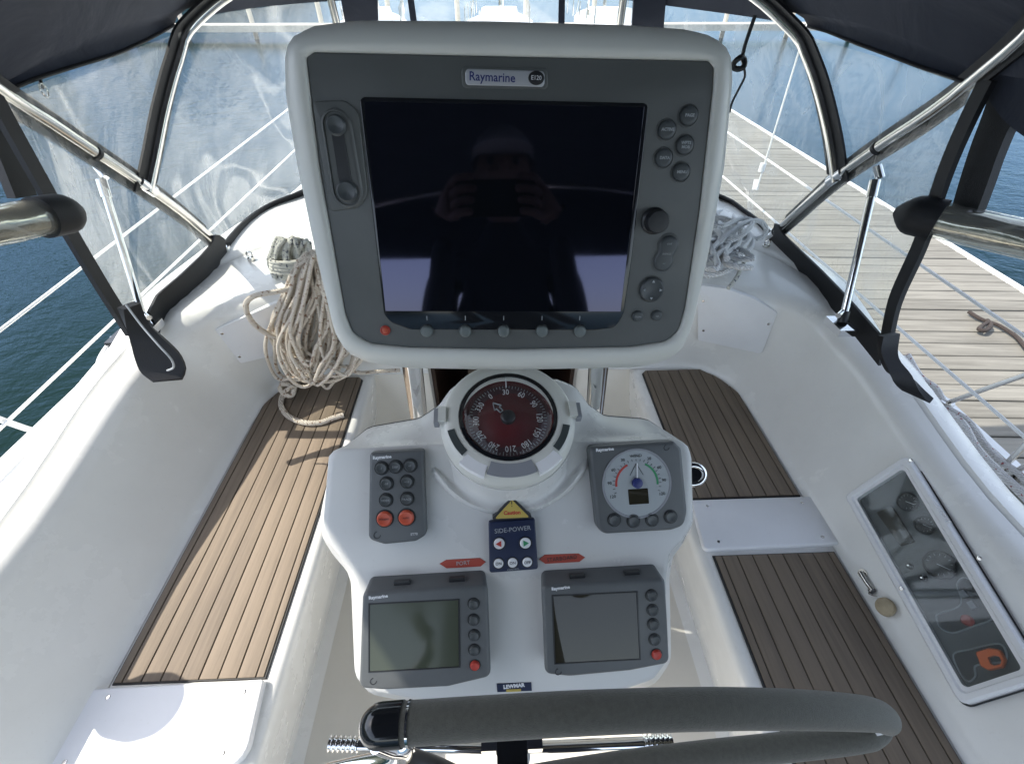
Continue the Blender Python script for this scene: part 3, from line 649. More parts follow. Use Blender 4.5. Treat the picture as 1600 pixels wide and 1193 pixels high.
# badge
bd = dev(mf, FM, 'badge', [(727, 107), (851, 111), (851, 136), (727, 133)], 'silver', .0015, .0036, .003, .001)
dev(mf, FM, 'badge_surround', [(720, 103), (856, 106), (857, 140), (722, 138)], 'bezel', .001, .0028, .004, .0012)
q = FM.px(770, 121, .004); under(text('Raymarine', .0092, q.x-.0005, q.y, .0037, 'blue_print', mf, rot=-.02, bold=.0001), bd)
q = FM.px(838, 122, .004); bm_ = MB().prism([q+V((.0068*math.cos(t*math.pi/12), .0052*math.sin(t*math.pi/12))) for t in range(24)], .002, .0041, .0005, 2).obj('model_badge', 'black', mf)
under(bm_, bd); text('E120', .0045, q.x, q.y, .0042, 'white_print', mf, rot=-.02)
# buttons
RB = disc_mesh('button', .0078, .0042, 'button', .0022)
for (a, b, s) in ((1076, 181, 'PAGE'), (1042, 203, 'ACTIVE'), (1070, 227, 'WPTS\nMOB'), (1037, 247, 'DATA'), (1064, 269, 'MENU')):
    q = FM.px(a, b, .003); bb_ = link('button', RB, mf, loc=(q.x, q.y, .0015)); under(text(s, .0034, q.x, q.y, .0058, 'grey_print', mf, bold=.0001), bb_)
    rim_ = MB().lathe([(.0094, .0015), (.0092, .0028), (.0086, .0030), (.0082, .0016)], 28, (q.x, q.y, 0)).obj('button_rim', 'bezel', mf); under(rim_, bb_)
q = FM.px(1026, 346, .01); kn = MB(); kp = []
for r, h in ((.0125, .001), (.0122, .004), (.0105, .0055), (.0103, .015), (.0095, .0165), (.004, .0170), (.0003, .0168)): kp.append((r, h))
kn.lathe(kp, 36, (q.x, q.y, 0), cap1=True).obj('rotary_knob', 'black', mf)
a, b = FM.px(1044, 384, .003), FM.px(1036, 408, .003)
rk = [a+V((.0098*math.cos(t), .0098*math.sin(t))) for t in [math.radians(x) for x in range(-20, 215, 15)]]+[b+V((.0098*math.cos(t), .0098*math.sin(t))) for t in [math.radians(x) for x in range(165, 395, 15)]]
MB().prism(rk, .001, .0062, .003, 4).obj('rocker_button', 'button', mf); MB().prism([p+(p-(a+b)/2)*.13 for p in rk], .001, .003, .001, 2).obj('rocker_rim', 'bezel', mf)
m_ = (a+b)/2; text('RANGE', .0026, m_.x, m_.y, .0064, 'grey_print', mf); text('OUT', .0024, a.x, a.y+.002, .0063, 'grey_print', mf); text('IN', .0024, b.x, b.y-.002, .0063, 'grey_print', mf)
q = FM.px(1018, 452, .003)
MB().lathe([(.0125, .001), (.0120, .0052), (.0105, .0062), (.0060, .0050), (.0003, .0046)], 36, (q.x, q.y, 0), cap1=True).obj('trackpad', 'button', mf)
MB().lathe([(.0136, .001), (.0134, .0034), (.0128, .0036), (.0126, .001)], 36, (q.x, q.y, 0)).obj('trackpad_rim', 'bezel', mf)
for dx, dy in ((0, .0082), (0, -.0082), (.0082, 0), (-.0082, 0)):
    an = math.atan2(dy, dx); P = [V((q.x+dx, q.y+dy))+V((math.cos(an+k*2.094), math.sin(an+k*2.094)))*.0017 for k in range(3)]
    MB().prism(P, .0052, .0068, .0002, 1).obj('arrow_mark', 'grey_print', mf)
RS = disc_mesh('button', .0058, .0042, 'button', .002)
for (a, b, s) in ((996, 494, 'CLEAR'), (1026, 493, 'OK')):
    q = FM.px(a, b, .003); bb_ = link('button', RS, mf, loc=(q.x, q.y, .0012)); under(text(s, .0024, q.x, q.y, .0055, 'grey_print', mf), bb_)
RK = disc_mesh('soft_key', .0062, .0062, 'button_key', .0026)
for a in (667, 727, 787, 847, 906):
    q = FM.px(a, 517, .004); bb_ = link('soft_key', RK, mf, loc=(q.x, q.y, .0015))
    rim_ = MB().lathe([(.0074, .0012), (.0072, .0034), (.0066, .0034), (.0064, .0012)], 28, (q.x, q.y, 0)).obj('button_rim', 'bezel', mf); under(rim_, bb_)
    d = FM.px(a, 497, .004); MB().box((d.x, d.y, .0036), (.0007, .0045, .0006)).obj('tick_mark', 'grey_print', mf, smooth=False)
q = FM.px(602, 516, .003); MB().lathe([(.0052, .001), (.0050, .0038), (.0040, .0042), (.0036, .0032)], 26, (q.x, q.y, 0)).obj('power_ring', 'red', mf)
MB().lathe([(.0036, .001), (.0034, .0042), (.0015, .0048), (.0002, .0048)], 20, (q.x, q.y, 0), cap1=True).obj('power_button', 'orange', mf)

# ------------------------------------------------------------------ pedestal guard tubes that carry the plotter
for s, tops in ((-1, ((643, 560), (654, 648))), (1, ((936, 560), (929, 648)))):
    a = atY(*tops[0], .50); b = atY(*tops[1], .53)
    d = (b-a).normalized(); p0 = a-d*.18; p1 = b+d*((b.z-.05)/abs(d.z))
    t = thing('guard_tube', 'polished steel guard tube on the %s of the compass, behind the pedestal' % ('left' if s < 0 else 'right'), 'guard tube', p1, group='pedestal guard tubes')
    MB().tube([p0, a, b, p1], .0145, 20).obj('tube', 'chrome', t, world=True)
    MB().tube([p1, p1-d*.012], .034, 20).obj('foot_flange', 'chrome', t, world=True)
    MB().tube([p0+d*.005, p0-d*.05], .018, 20).obj('clamp', 'black', t, world=True)
MB_ = None

# ------------------------------------------------------------------ helm pod
eP = math.radians(41)
FP = Frame((.0, .243, .965), (.03, -math.cos(eP), math.sin(eP)), (math.cos(.042), math.sin(.042), -.008))
pod = thing('helm_console', 'moulded white pedestal console carrying compass, keypads and displays', 'helm console', frame=FP)
FR = [(515, 707), (530, 700), (640, 694), (720, 690), (880, 688), (950, 688), (1052, 684), (1072, 692), (1079, 712), (1080, 815), (1064, 842), (1044, 862), (1039, 900), (1041, 1030), (1020, 1058), (950, 1082), (880, 1094), (800, 1098), (720, 1094), (650, 1088), (585, 1076), (562, 1050), (555, 905), (549, 886), (528, 862), (510, 838), (506, 815)]
MIDP = [(521, 712), (575, 668), (655, 654), (685, 634), (705, 606), (730, 594), (870, 592), (900, 604), (920, 632), (945, 650), (1012, 655), (1060, 686), (1079, 712), (1082, 815), (1066, 848), (1050, 868), (1045, 900), (1048, 1030), (1024, 1066), (950, 1090), (880, 1102), (800, 1107), (720, 1104), (650, 1096), (578, 1082), (555, 1052), (549, 907), (543, 890), (520, 864), (504, 838), (502, 800)]
cP = FP.px(800, 860); NQ = 200
f1 = polar(rpoly(FP.pts(FR, -.006), .008, 4), NQ, cP); f2 = polar(rpoly(FP.pts(MIDP, -.055), .02, 4), NQ, cP)
def scp(a, f): return [cP+(p-cP)*f for p in a]
pb = MB()
fi = scp(f1, .985)
pb.rings([lift(scp(f1, .5), 0), lift(scp(f1, .90), 0), lift(scp(f1, .965), -.0005), lift(scp(f1, .990), -.0008), lift(scp(f1, .997), -.0022), lift(f1, -.0055), lift(mixp(f1, f2, .22), -.017), lift(mixp(f1, f2, .95), -.050), lift(f2, -.058), lift(scp(f2, .985), -.064), lift(scp(f2, .98), -.12), lift(scp(f2, .9), -.19)], cap0=True, cap1=True)
pb.obj('body', 'pod', pod, sharp=60)
pb = MB(); se = scp(f2, 1.004); pb.rings([lift(scp(f2, .99), -.0625), lift(se, -.0625), lift(se, -.0665), lift(scp(f2, .99), -.0665)]).obj('seam', 'dark_print', pod)
# column
col = MB(); R = []
for z, hx, hy, yc in ((.05, .14, .10, .50), (.07, .13, .09, .50), (.5, .125, .085, .47), (.85, .15, .09, .42), (1.0, .17, .10, .40)):
    R.append([V((.0+hx*math.copysign(abs(math.cos(t))**.6, math.cos(t)), yc+hy*math.copysign(abs(math.sin(t))**.6, math.sin(t)), z)) for t in [2*math.pi*k/40 for k in range(40)]])
col.rings(R, cap0=True, cap1=True).obj('column', 'pod', pod, world=True)
text_mark = lambda F, root, s, size, a, b, h, m, rot=0.0, **k: text(s, size, *F.px(a, b, h), h+.0002, m, root, rot=rot, **k)

# ------------------------------------------------------------------ compass
eC = math.radians(74)
r_ = ray(794, 650); o_ = FP.o-FP.n*.05; tpl = (o_-CAM).dot(FP.n)/r_.dot(FP.n)     # where the console top lies on that line of sight
oC = atT(794, 650, tpl-.050)
FC = Frame(oC, (.02, -math.cos(eC), math.sin(eC)), (math.cos(.03), math.sin(.03), 0))
rg = (FC.px(868, 650)-FC.px(720, 650)).length/2
k_ = rg/.058
# moulded collar under the compass belongs to the pod: lofted from round ring to a flared foot on the pod face
def ringC(r, h, n=64): return [FC.at(r*math.cos(2*math.pi*k/n), r*math.sin(2*math.pi*k/n), h) for k in range(n)]
def footP(scale, h, n=64):
    c = FP.px(797, 690); P = []
    for k in range(n):
        t = 2*math.pi*k/n; P.append(FP.at(c.x+.098*scale*math.cos(t), c.y+.004+(.088 if math.sin(t) < 0 else .075)*scale*math.sin(t), h))
    return P
def foot(sc_, h, dz):
    A_ = footP(sc_, h); B_ = ringC(.108*k_*sc_, -.085+dz); o = []
    for k, (a, b) in enumerate(zip(A_, B_)):
        s_ = math.sin(2*math.pi*k/64); t = min(1, max(0, (s_+.45)/.7)); t = t*t*(3-2*t); o.append(a.lerp(b, t))
    return o
Rg = [foot(1.10, -.02, -.03), foot(1.04, .001, -.008), foot(1.0, .006, 0)]
top = ringC(.086*k_, -.030); f0 = foot(.985, .012, .008)
for t in (.15, .35, .6, .85): Rg.append([a.lerp(b, t)+(FC.n*(-.010*math.sin(math.pi*t))) for a, b in zip(f0, top)])
Rg += [top, ringC(.0845*k_, -.026), ringC(.078*k_, -.026)]
MB().rings(Rg, cap1=True).obj('compass_collar', 'pod', pod, world=True, sharp=60)
cp = thing('compass', 'domed marine compass with dark red card in a white bezel on the console', 'compass', frame=FC)
K = k_
MB().lathe([(.060*K, -.022), (.082*K, -.030), (.0835*K, -.024), (.0835*K, -.012), (.0815*K, -.009), (.0805*K, -.002), (.077*K, .003), (.066*K, .005), (.0605*K, .0045), (.0585*K, .001), (.0575*K, -.012)], 72).obj('bezel', 'housing', cp, sharp=55)
b = MB(); annulus(b, .0552*K, .0596*K, .0032, h=.0016).obj('gasket', 'glossblack', cp)
b = MB(); b.lathe([(.0575*K, -.02), (.0575*K, -.010), (.050*K, -.012), (.0490*K, -.010), (.030*K, -.0075), (.0285*K, -.0065), (.0005, -.004)], 64, cap1=True).obj('compass_card', 'card', cp)
b = MB(); annulus(b, .0365*K, .0495*K, -.0098, h=.0012).obj('card_rim', 'card_rim', cp)
tk = MB()
for k in range(72):
    t = 2*math.pi*k/72; lr = .0455 if k % 2 else .0440
    R_ = Matrix.Rotation(t, 3, 'Z'); tk.box(R_ @ V(((lr+.0485)/2*K, 0, -.0078)), ((.0485-lr)*K, .0006, .0004), R_)
tk.obj('degree_ticks', 'grey_print', cp, smooth=False)
for k in range(12):
    dg = (30+30*k) % 360; t = math.pi/2-math.radians(30*k)+.02
    text(str(dg//1) if dg else '0', .0112*K, .0392*K*math.cos(t), .0392*K*math.sin(t), -.0080, 'white_print', cp, rot=t-math.pi/2, sx=.8)
t0 = math.pi/2+math.radians(30)+.15
ar = MB(); d = V((math.cos(t0), math.sin(t0))); e = V((-d.y, d.x))
def seg2(p, q, w=.0008, z=-.0058, h=.0005):
    p, q = V(p), V(q); u = (q-p).normalized(); v_ = V((-u.y, u.x))*w/2
    return [p-v_, q-v_, q+v_, p+v_]
ap = [d*.012+e*.0022, d*.019+e*.0022, d*.019+e*.0055, d*.0285, d*.019-e*.0055, d*.019-e*.0022, d*.012-e*.0022]
for i in range(len(ap)): ar.prism(seg2(ap[i-1]*K, ap[i]*K), -.0065, -.0032, .0001, 1)
ar.obj('heading_arrow', 'grey_print', cp, smooth=False)
MB().lathe([(.0092*K, -.006), (.0088*K, .001), (.006*K, .003), (.0003, .0035)], 28, cap1=True).obj('pivot_cap', 'black', cp)
MB().box((0, .0500*K, -.002), (.0012, .013*K, .004)).obj('lubber_line', 'white_print', cp, smooth=False)
dm = MB(); pr = []
for i in range(13):
    a = math.radians(62)*(1-i/12.0); Rr = .0565*K/math.sin(math.radians(62)); pr.append((max(.0002, Rr*math.sin(a)), Rr*(math.cos(a)-math.cos(math.radians(62)))*.62+.002))
dm.lathe(pr, 64, cap1=True).obj('glass_dome', 'dome', cp, sharp=90)
for sgn in (-1, 1):
    b = MB(); a0 = math.radians(-90+sgn*62); 
    b2 = MB(); annulus(b2, .0670*K, .0755*K, .0030, a0-.24, a0+.24, 14, h=.0026).obj('bezel_slot', 'slot', cp)
    a1 = math.radians(-90+sgn*34); b2 = MB(); annulus(b2, .070*K, .0835*K, -.004, a1-.20, a1+.20, 10, h=.0085).obj('bezel_tab', 'plate', cp)
    R_ = Matrix.Rotation(0, 3, 'Z'); MB().box((sgn*.0800*K, .004, .0015), (.009, .019, .010)).obj('bezel_clip', 'housing', cp); MB().box((sgn*.0870*K, .003, -.002), (.006, .020, .011)).obj('clip_catch', 'clip', cp)
b2 = MB(); annulus(b2, .0640*K, .0800*K, .0042, math.radians(-111), math.radians(-69), 14, h=.0016).obj('bezel_tongue', 'clip', cp)

# ------------------------------------------------------------------ instruments on the pod
FP0 = FP
def sub(a, b): q = FP0.px(a, b); return Frame(FP0.at(q.x, q.y), FP0.n, FP0.x)
def rnd(root, F, a, b, r_px, h, m, hh=.003, name='button', base=0.0):
    q = F.px(a, b, base+.001); e_ = (F.px(a+r_px, b, base+.001)-q).length
    rnd.last = MB().lathe([(e_, 0), (e_, hh*.55), (e_*.8, hh), (e_*.45, hh*.85), (.0002, hh*.8)], 22, (q.x, q.y, base-.0006), cap1=True).obj(name, m, root)
    MB().lathe([(e_*1.22, -.0002), (e_*1.18, .0009), (e_*1.06, .0009), (e_*1.04, 0)], 22, (q.x, q.y, base-.0002)).obj('button_rim', 'black', rnd.last)
    return q
# autopilot keypad
FP = sub(620, 780)
kp = thing('autopilot_keypad', 'upright grey autopilot keypad with two orange buttons on the left of the console', 'keypad', frame=FP)
H = .012
MB().prism(rpoly(FP.pts([(577, 707), (662, 702), (666, 836), (650, 846), (600, 851), (575, 843)], H), [.004, .004, .008, .012, .012, .008]), -.001, H, .004, 4).obj('body', 'device', kp)
text_mark(FP, kp, 'Raymarine', .0050, 597, 714, H, 'white_print', .03, bold=.0002)
for a, b, s in ((596, 731, '-1'), (618, 729, 'DISP'), (641, 727, '+1'), (604, 755, '-10'), (636, 752, '+10'), (603, 781, 'MODE'), (636, 779, 'TRACK')):
    q = rnd(kp, FP, a, b, 9.5, 0, 'button', .004, base=H); text(s, .0034, q.x, q.y, H+.0034, 'grey_print', rnd.last)
for a, b, s in ((601, 810, 'STANDBY'), (635, 808, 'AUTO')):
    q = rnd(kp, FP, a, b, 12, 0, 'orange', .0045, base=H); text(s, .0026, q.x, q.y, H+.0040, 'dark_print', rnd.last)
text_mark(FP, kp, 'C', .012, 589, 837, H, 'dark_print', .8); text_mark(FP, kp, 'ST70', .004, 647, 834, H, 'white_print', .03)
# wind dial
FP = sub(997, 765)
wi = thing('wind_instrument', 'square grey wind instrument with round white dial on the right of the console', 'wind instrument', frame=FP)
H = .016
MB().prism(rpoly(FP.pts([(920, 698), (1054, 689), (1066, 700), (1075, 800), (1070, 822), (1050, 829), (945, 835), (934, 826)], H), [.006, .006, .01, .03, .012, .02, .012, .012]), -.001, H, .005, 4).obj('body', 'device', wi)
cD = FP.px(995, 755, H); rD = (FP.px(1046, 755, H)-cD).length
MB().lathe([(rD*1.06, H-.001), (rD*1.05, H+.0012), (rD*1.0, H+.0010), (rD*.985, H-.0002)], 60, (cD.x, cD.y, 0)).obj('dial_rim', 'clip', wi)
MB().lathe([(rD*.99, H), (rD*.99, H+.0004), (.0005, H+.0004)], 60, (cD.x, cD.y, 0), cap1=True).obj('dial_face', 'dial', wi)
b = MB(); annulus(b, rD*.60, rD*.66, H+.0005, math.radians(115), math.radians(185), 20, c=cD, h=.0003).obj('red_sector', 'redprint', wi)
b = MB(); annulus(b, rD*.60, rD*.66, H+.0005, math.radians(-5), math.radians(65), 20, c=cD, h=.0003).obj('green_sector', 'green', wi)
tk = MB()
for k in range(36):
    t = 2*math.pi*k/36
    if 200 < math.degrees(t) < 340: continue
    R_ = Matrix.Rotation(t, 3, 'Z'); p = R_ @ V((rD*.71, 0, 0)); tk.box((cD.x+p.x, cD.y+p.y, H+.0007), (rD*.07, .0005, .0003), R_)
tk.obj('scale_ticks', 'dark_print', wi, smooth=False)
for k, s in enumerate(('120', '90', '60', '30', 'WIND', '30', '60', '90', '120')):
    t = math.radians(205-k*28.75); text(s, .0052, cD.x+rD*.83*math.cos(t), cD.y+rD*.83*math.sin(t), H+.0006, 'dark_print', wi, rot=.04)
MB().lathe([(.0062, H), (.0060, H+.004), (.003, H+.005), (.0002, H+.005)], 24, (cD.x, cD.y+.001, 0), cap1=True).obj('needle_hub', 'blue_print', wi)
MB().prism(seg2((cD.x, cD.y), (cD.x+.001, cD.y+rD*.62), .0012), H+.001, H+.0022, .0002, 1).obj('needle', 'white_print', wi)
MB().prism(seg2((cD.x-.008, cD.y+.01), (cD.x, cD.y+.024), .0005), H+.0004, H+.0009, .0001, 1).obj('boat_outline', 'dark_print', wi)
MB().prism(seg2((cD.x+.008, cD.y+.01), (cD.x, cD.y+.024), .0005), H+.0004, H+.0009, .0001, 1).obj('boat_outline', 'dark_print', wi)
MB().prism(rpoly(FP.pts([(981, 764), (1012, 762), (1014, 786), (983, 788)], H), .001), H, H+.0009, .0003, 1).obj('digital_window', 'lcd_dark', wi)
for a, b in ((960, 812), (990, 814), (1019, 812), (1048, 807)): rnd(wi, FP, a, b, 9, 0, 'button', .004, base=H)
text_mark(FP, wi, 'Raymarine', .0050, 945, 702, H, 'white_print', .03, bold=.0002); text_mark(FP, wi, 'C', .010, 1041, 700, H, 'dark_print', .8)
# bow thruster panel
FP = sub(801, 852)
bt = thing('thruster_panel', 'small black bow thruster panel with round white buttons under the warning triangle', 'control panel', frame=FP)
H = .007
MB().prism(rpoly(FP.pts([(763, 815), (836, 810), (841, 889), (765, 895)], H), .003), -.001, H, .0015, 3).obj('body', 'navy_label', bt)
text_mark(FP, bt, 'SIDE-POWER', .0075, 801, 827, H, 'grey_print', .04)
for a, b, r, m in ((780, 849, 8.5, 'redprint'), (821, 848, 8.5, 'green')):
    q = rnd(bt, FP, a, b, r, 0, 'white_print', .0025, base=H); sg = -1 if m == 'redprint' else 1
    MB().prism([(q.x+sg*.0040, q.y), (q.x-sg*.0024, q.y+.0036), (q.x-sg*.0024, q.y-.0036)], H+.001, H+.0024, .0002, 1).obj('arrow_mark', m, rnd.last)
for a, b, s in ((779, 880, 'ON'), (801, 879, 'ON'), (824, 878, 'OFF')):
    q = rnd(bt, FP, a, b, 7.5, 0, 'white_print', .0022, base=H); text(s, .0046, q.x, q.y, H+.0019, 'dark_print', rnd.last)
text_mark(FP, bt, 'CONTROL', .0030, 802, 889, H, 'grey_print', .04)
# stickers
FP = sub(800, 798)
st = thing('warning_sticker', 'yellow triangular warning sticker above the black thruster panel', 'sticker', frame=FP)
P = FP.pts([(800, 775), (834, 809), (766, 812)], .012); q = sum(P, V((0, 0)))/3
zs = .0125
MB().prism(rpoly(P, .002), -.002, zs, .0002, 1).obj('border', 'dark_print', st)
MB().prism(rpoly([q+(p-q)*.80+V((0, -.0003)) for p in P], .001), -.001, zs+.0004, .0001, 1).obj('face', 'yellow', st)
text('!', .010, q.x, q.y+.009, zs+.0005, 'dark_print', st); text('Caution', .0062, q.x, q.y-.0012, zs+.0005, 'redprint', st, bold=.0002)
for s, lab, L in ((-1, 'PORT', [(687, 880), (697, 874), (750, 871), (759, 877), (751, 884), (698, 887)]), (1, 'STARBOARD', [(842, 873), (851, 866), (904, 864), (914, 870), (905, 877), (852, 880)])):
    FP = sub(sum(p[0] for p in L)/6, sum(p[1] for p in L)/6)
    ar_ = thing('arrow_sticker', 'red arrow sticker on the %s of the thruster panel' % ('left' if s < 0 else 'right'), 'sticker', frame=FP, group='red arrow stickers')
    MB().prism(FP.pts(L), -.001, .0009, .0002, 1).obj('sticker', 'redarrow', ar_)
    q = FP.px(sum(p[0] for p in L)/6, sum(p[1] for p in L)/6); text(lab, .0068, q.x, q.y, .0011, 'grey_print' if s < 0 else 'dark_print', ar_, rot=.045, sx=.95)
FP = sub(803, 1073)
lb = thing('maker_label', 'small navy maker label at the foot of the console between two displays', 'label', frame=FP)
MB().prism(FP.pts([(776, 1067), (830, 1065), (831, 1078), (777, 1080)]), -.001, .0008, .0002, 1).obj('label', 'navy_label', lb)
text_mark(FP, lb, 'LEWMAR', .0062, 803, 1071, .001, 'white_print', .03, bold=.0003)
MB().prism(FP.pts([(791, 1075.5), (814, 1074.5), (814, 1078.5), (791, 1079.5)]), .0, .0012, .0001, 1).obj('yellow_band', 'yellow', lb)
# two data displays
def display(label, front, scr, btns, red, logo, sym, lcd, H=.024):
    global FP
    FP = sub(sum(p[0] for p in scr)/4, sum(p[1] for p in scr)/4)
    t = thing('data_display', label, 'data display', frame=FP, group='data displays on the lower console')
    P = FP.pts(front, H); c = sum(P, V((0, 0)))/len(P); out = rpoly(P, [.007, .007, .02, .008, .03, .05, .008], 4)
    bo = MB(); n2 = len(out); bk_ = [c+V(((p.x-c.x)*.97, (p.y-c.y)*(.97 if p.y < c.y else 1.10))) for p in out]
    out = ccw(out); bk_ = ccw(bk_); nr = vnormals(out)
    R = [lift(bk_, -.001), lift([p.lerp(q_, .7) for p, q_ in zip(bk_, out)], H*.55), lift(out, H-.005)]
    for i in range(1, 5):
        a_ = math.pi/2*i/4; R.append([V((p.x-q_.x*.004*(1-math.cos(a_)), p.y-q_.y*.004*(1-math.cos(a_)), H-.005+.005*math.sin(a_))) for p, q_ in zip(out, nr)])
    bo.rings(R, cap0=True, cap1=True).obj('body', 'device', t, sharp=50)
    S = FP.pts(scr, H); sc_ = sum(S, V((0, 0)))/4
    fr_ = MB(); a_ = [sc_+(p-sc_)*1.035 for p in S]; fr_.rings([lift(ccw(a_), H-.0005), lift(ccw(a_), H+.0007), lift(ccw([sc_+(p-sc_)*1.01 for p in S]), H+.0007), lift(ccw(S), H-.0004)]).obj('screen_frame', 'black', t, sharp=20)
    MB().prism(S, H-.002, H+.0002, .0001, 1).obj('screen', lcd, t)
    for a, b in btns:
        rnd(t, FP, a, b, 8, 0, 'button', .0042, base=H)
    q = rnd(t, FP, *red, 7.5, 0, 'red', .0042, base=H)
    text_mark(FP, t, 'Raymarine', .0050, *logo, H, 'white_print', .05, bold=.0002); text_mark(FP, t, 'C', .011, *sym, H, 'dark_print', .8)
    for x in (.3, .75):
        u = P[0].lerp(P[1], x); MB().box((u.x, u.y+.002, H*.5), (.018, .008, .006)).obj('case_clip', 'black', t)
display('grey data display with dull olive screen on the lower left of the console', [(566, 925), (762, 913), (765, 990), (767, 1058), (700, 1074), (600, 1079), (560, 1076)],
        [(578, 944), (716, 937), (717, 1040), (578, 1048)], [(740, 943), (740, 968), (741, 992), (741, 1015)], (742, 1039), (591, 932), (583, 1065), 'lcd_green')
display('grey data display with dark reflecting screen on the lower right of the console', [(846, 914), (1040, 902), (1044, 970), (1047, 1037), (985, 1049), (890, 1058), (852, 1054)],
        [(864, 931), (994, 925), (999, 1028), (868, 1035)], [(1018, 930), (1020, 953), (1021, 975), (1023, 999)], (1026, 1022), (876, 918), (872, 1050), 'lcd_dark')
# throttle lever ring on the right of the pod
tl = thing('throttle_lever', 'chrome engine lever sticking out on the right side of the console', 'lever', atT(1080, 742, .60))
c = atT(1083, 741, .60); R = []
lp = [c+RT*(.0145*math.cos(t))-UP*(.0125*math.sin(t))+FW*0 for t in [2*math.pi*k/30 for k in range(30)]]
MB().tube(lp, .0042, 10, closed=True).obj('lever_eye', 'chrome', tl, world=True)
MB().tube([c-FW*.002, c+FW*.012], .0118, 24).obj('lever_boss', 'glossblack', tl, world=True)
MB().tube([c+FW*.008, c-RT*.05+FW*.015, c-RT*.09+FW*.03], .009, 14).obj('lever_arm', 'chrome', tl, world=True)
# ------------------------------------------------------------------ engine panel, key, in the right coaming
nE = V((-.8636, 0, .5042))
PE = V((.876+X0, .40, .56))
FE = Frame(PE, nE, (0, -1, 0))                         # local x runs aft, local y up the slope
ep = thing('engine_panel', 'recessed engine instrument panel behind a clear cover in the right seat back', 'engine panel', frame=FE)
EO = FE.pts([(1326, 777), (1424, 713), (1640, 1063), (1508, 1104)])
def insetq(P, d): 
    P = ccw(P); nr = vnormals(P); return [p-q*d for p, q in zip(P, nr)]
b = MB(); o_ = rpoly(EO, .014, 5); i1 = rpoly(insetq(EO, .012), .010, 5); i2 = rpoly(insetq(EO, .015), .009, 5); i3 = rpoly(insetq(EO, .021), .008, 5)
o_, i1, i2, i3 = [ccw(x) for x in (o_, i1, i2, i3)]
b.rings([lift(o_, -.02), lift(o_, .017), lift(ccw(rpoly(insetq(EO, .004), .012, 5)), .0220), lift(i1, .0220), lift(i2, .018), lift(i3, .018), lift(i3, -.004)]).obj('frame', 'plate', ep, sharp=30)
MB().prism(rpoly(insetq(EO, .0205), .008, 5), .0162, .0178, .0004, 1).obj('clear_cover', 'glass', ep)
MB().prism(rpoly(insetq(EO, .018), .008, 5), -.010, .006, .0005, 1).obj('fascia', 'device', ep)
b = MB(); g0 = rpoly(insetq(EO, -.0035), .016, 5); g1 = rpoly(insetq(EO, -.001), .015, 5); b.rings([lift(ccw(g0), .003), lift(ccw(g1), .003), lift(ccw(g1), -.004)]).obj('gasket', 'dark_print', ep)
hE = .006
def gauge(a, b_, r, m='black', name='gauge'):
    q = FE.px(a, b_, hE); rr2 = (FE.px(a+r, b_, hE)-q).length*.9
    MB().lathe([(rr2, hE), (rr2, hE+.0055), (rr2*.93, hE+.0075), (rr2*.86, hE+.0065), (rr2*.84, hE+.003), (.0004, hE+.003)], 32, (q.x, q.y, 0), cap1=True).obj(name, m, ep)
    MB().prism(seg2((q.x-rr2*.1, q.y-rr2*.1), (q.x+rr2*.55, q.y+rr2*.35), .0014), hE+.003, hE+.0045, .0002, 1).obj('needle', 'white_print', ep)
    tk = MB()
    for k in range(11):
        t = math.radians(-40+26*k); R_ = Matrix.Rotation(t, 3, 'Z'); p = R_ @ V((rr2*.7, 0, 0)); tk.box((q.x+p.x, q.y+p.y, hE+.0035), (rr2*.16, .0008, .0004), R_)
    tk.obj('scale_ticks', 'grey_print', ep, smooth=False)
gauge(1419, 784, 20); gauge(1446, 820, 20); gauge(1469, 882, 31)
dev(ep, FE, 'alarm_window', [(1369, 800), (1393, 790), (1428, 845), (1406, 852)], 'lcd_dark', hE-.002, hE+.006, .002)
for a, b_ in ((1422, 884), (1443, 903)):
    q = FE.px(a, b_, hE); MB().lathe([(.007, hE), (.006, hE+.006), (.004, hE+.007), (.0003, hE+.007)], 18, (q.x, q.y, 0), cap1=True).obj('toggle_knob', 'black', ep); MB().lathe([(.0025, hE+.007), (.002, hE+.009), (.0002, hE+.009)], 10, (q.x, q.y, 0), cap1=True).obj('toggle_tip', 'steel', ep)
def ring_on(pts, m, name, r=.0016, h=.001): 
    P = catmull([V((p.x, p.y, hE+h)) for p in FE.pts(pts, hE+h)], 6, True); MB().tube(P, r, 6, closed=True).obj(name, m, ep)
L1 = [(1496, 912), (1509, 902), (1530, 920), (1551, 955), (1548, 968), (1520, 978), (1490, 988), (1470, 980), (1463, 962), (1470, 957), (1496, 948), (1502, 936)]
L2 = [(1490, 1022), (1515, 1014), (1560, 1005), (1572, 1018), (1570, 1032), (1545, 1036), (1524, 1040), (1524, 1056), (1513, 1064), (1500, 1050)]
MB().prism([p for p in FE.pts(L1, hE)], hE-.004, hE+.0008, .0003, 1).obj('switch_recess', 'black', ep); ring_on(L1, 'grey_print', 'recess_trim')
MB().prism([p for p in FE.pts(L2, hE)], hE-.004, hE+.0008, .0003, 1).obj('switch_recess', 'black', ep); ring_on(L2, 'grey_print', 'recess_trim')
q = FE.px(1513, 969, hE); MB().lathe([(.010, hE), (.010, hE+.005), (.007, hE+.008), (.0004, hE+.008)], 22, (q.x, q.y, 0), cap1=True).obj('stop_button', 'red', ep)
for a, b_ in ((1507, 928), (1520, 945)):
    q = FE.px(a, b_, hE); MB().box((q.x, q.y, hE+.003), (.013, .010, .006)).obj('start_button', 'clip', ep)
OT = [(1523, 1018), (1545, 1011), (1563, 1014), (1572, 1030), (1568, 1042), (1545, 1047), (1532, 1040), (1528, 1028)]
P_ = rpoly(FE.pts(OT, hE+.008), .006, 4); qc = sum(P_, V((0, 0)))/len(P_)
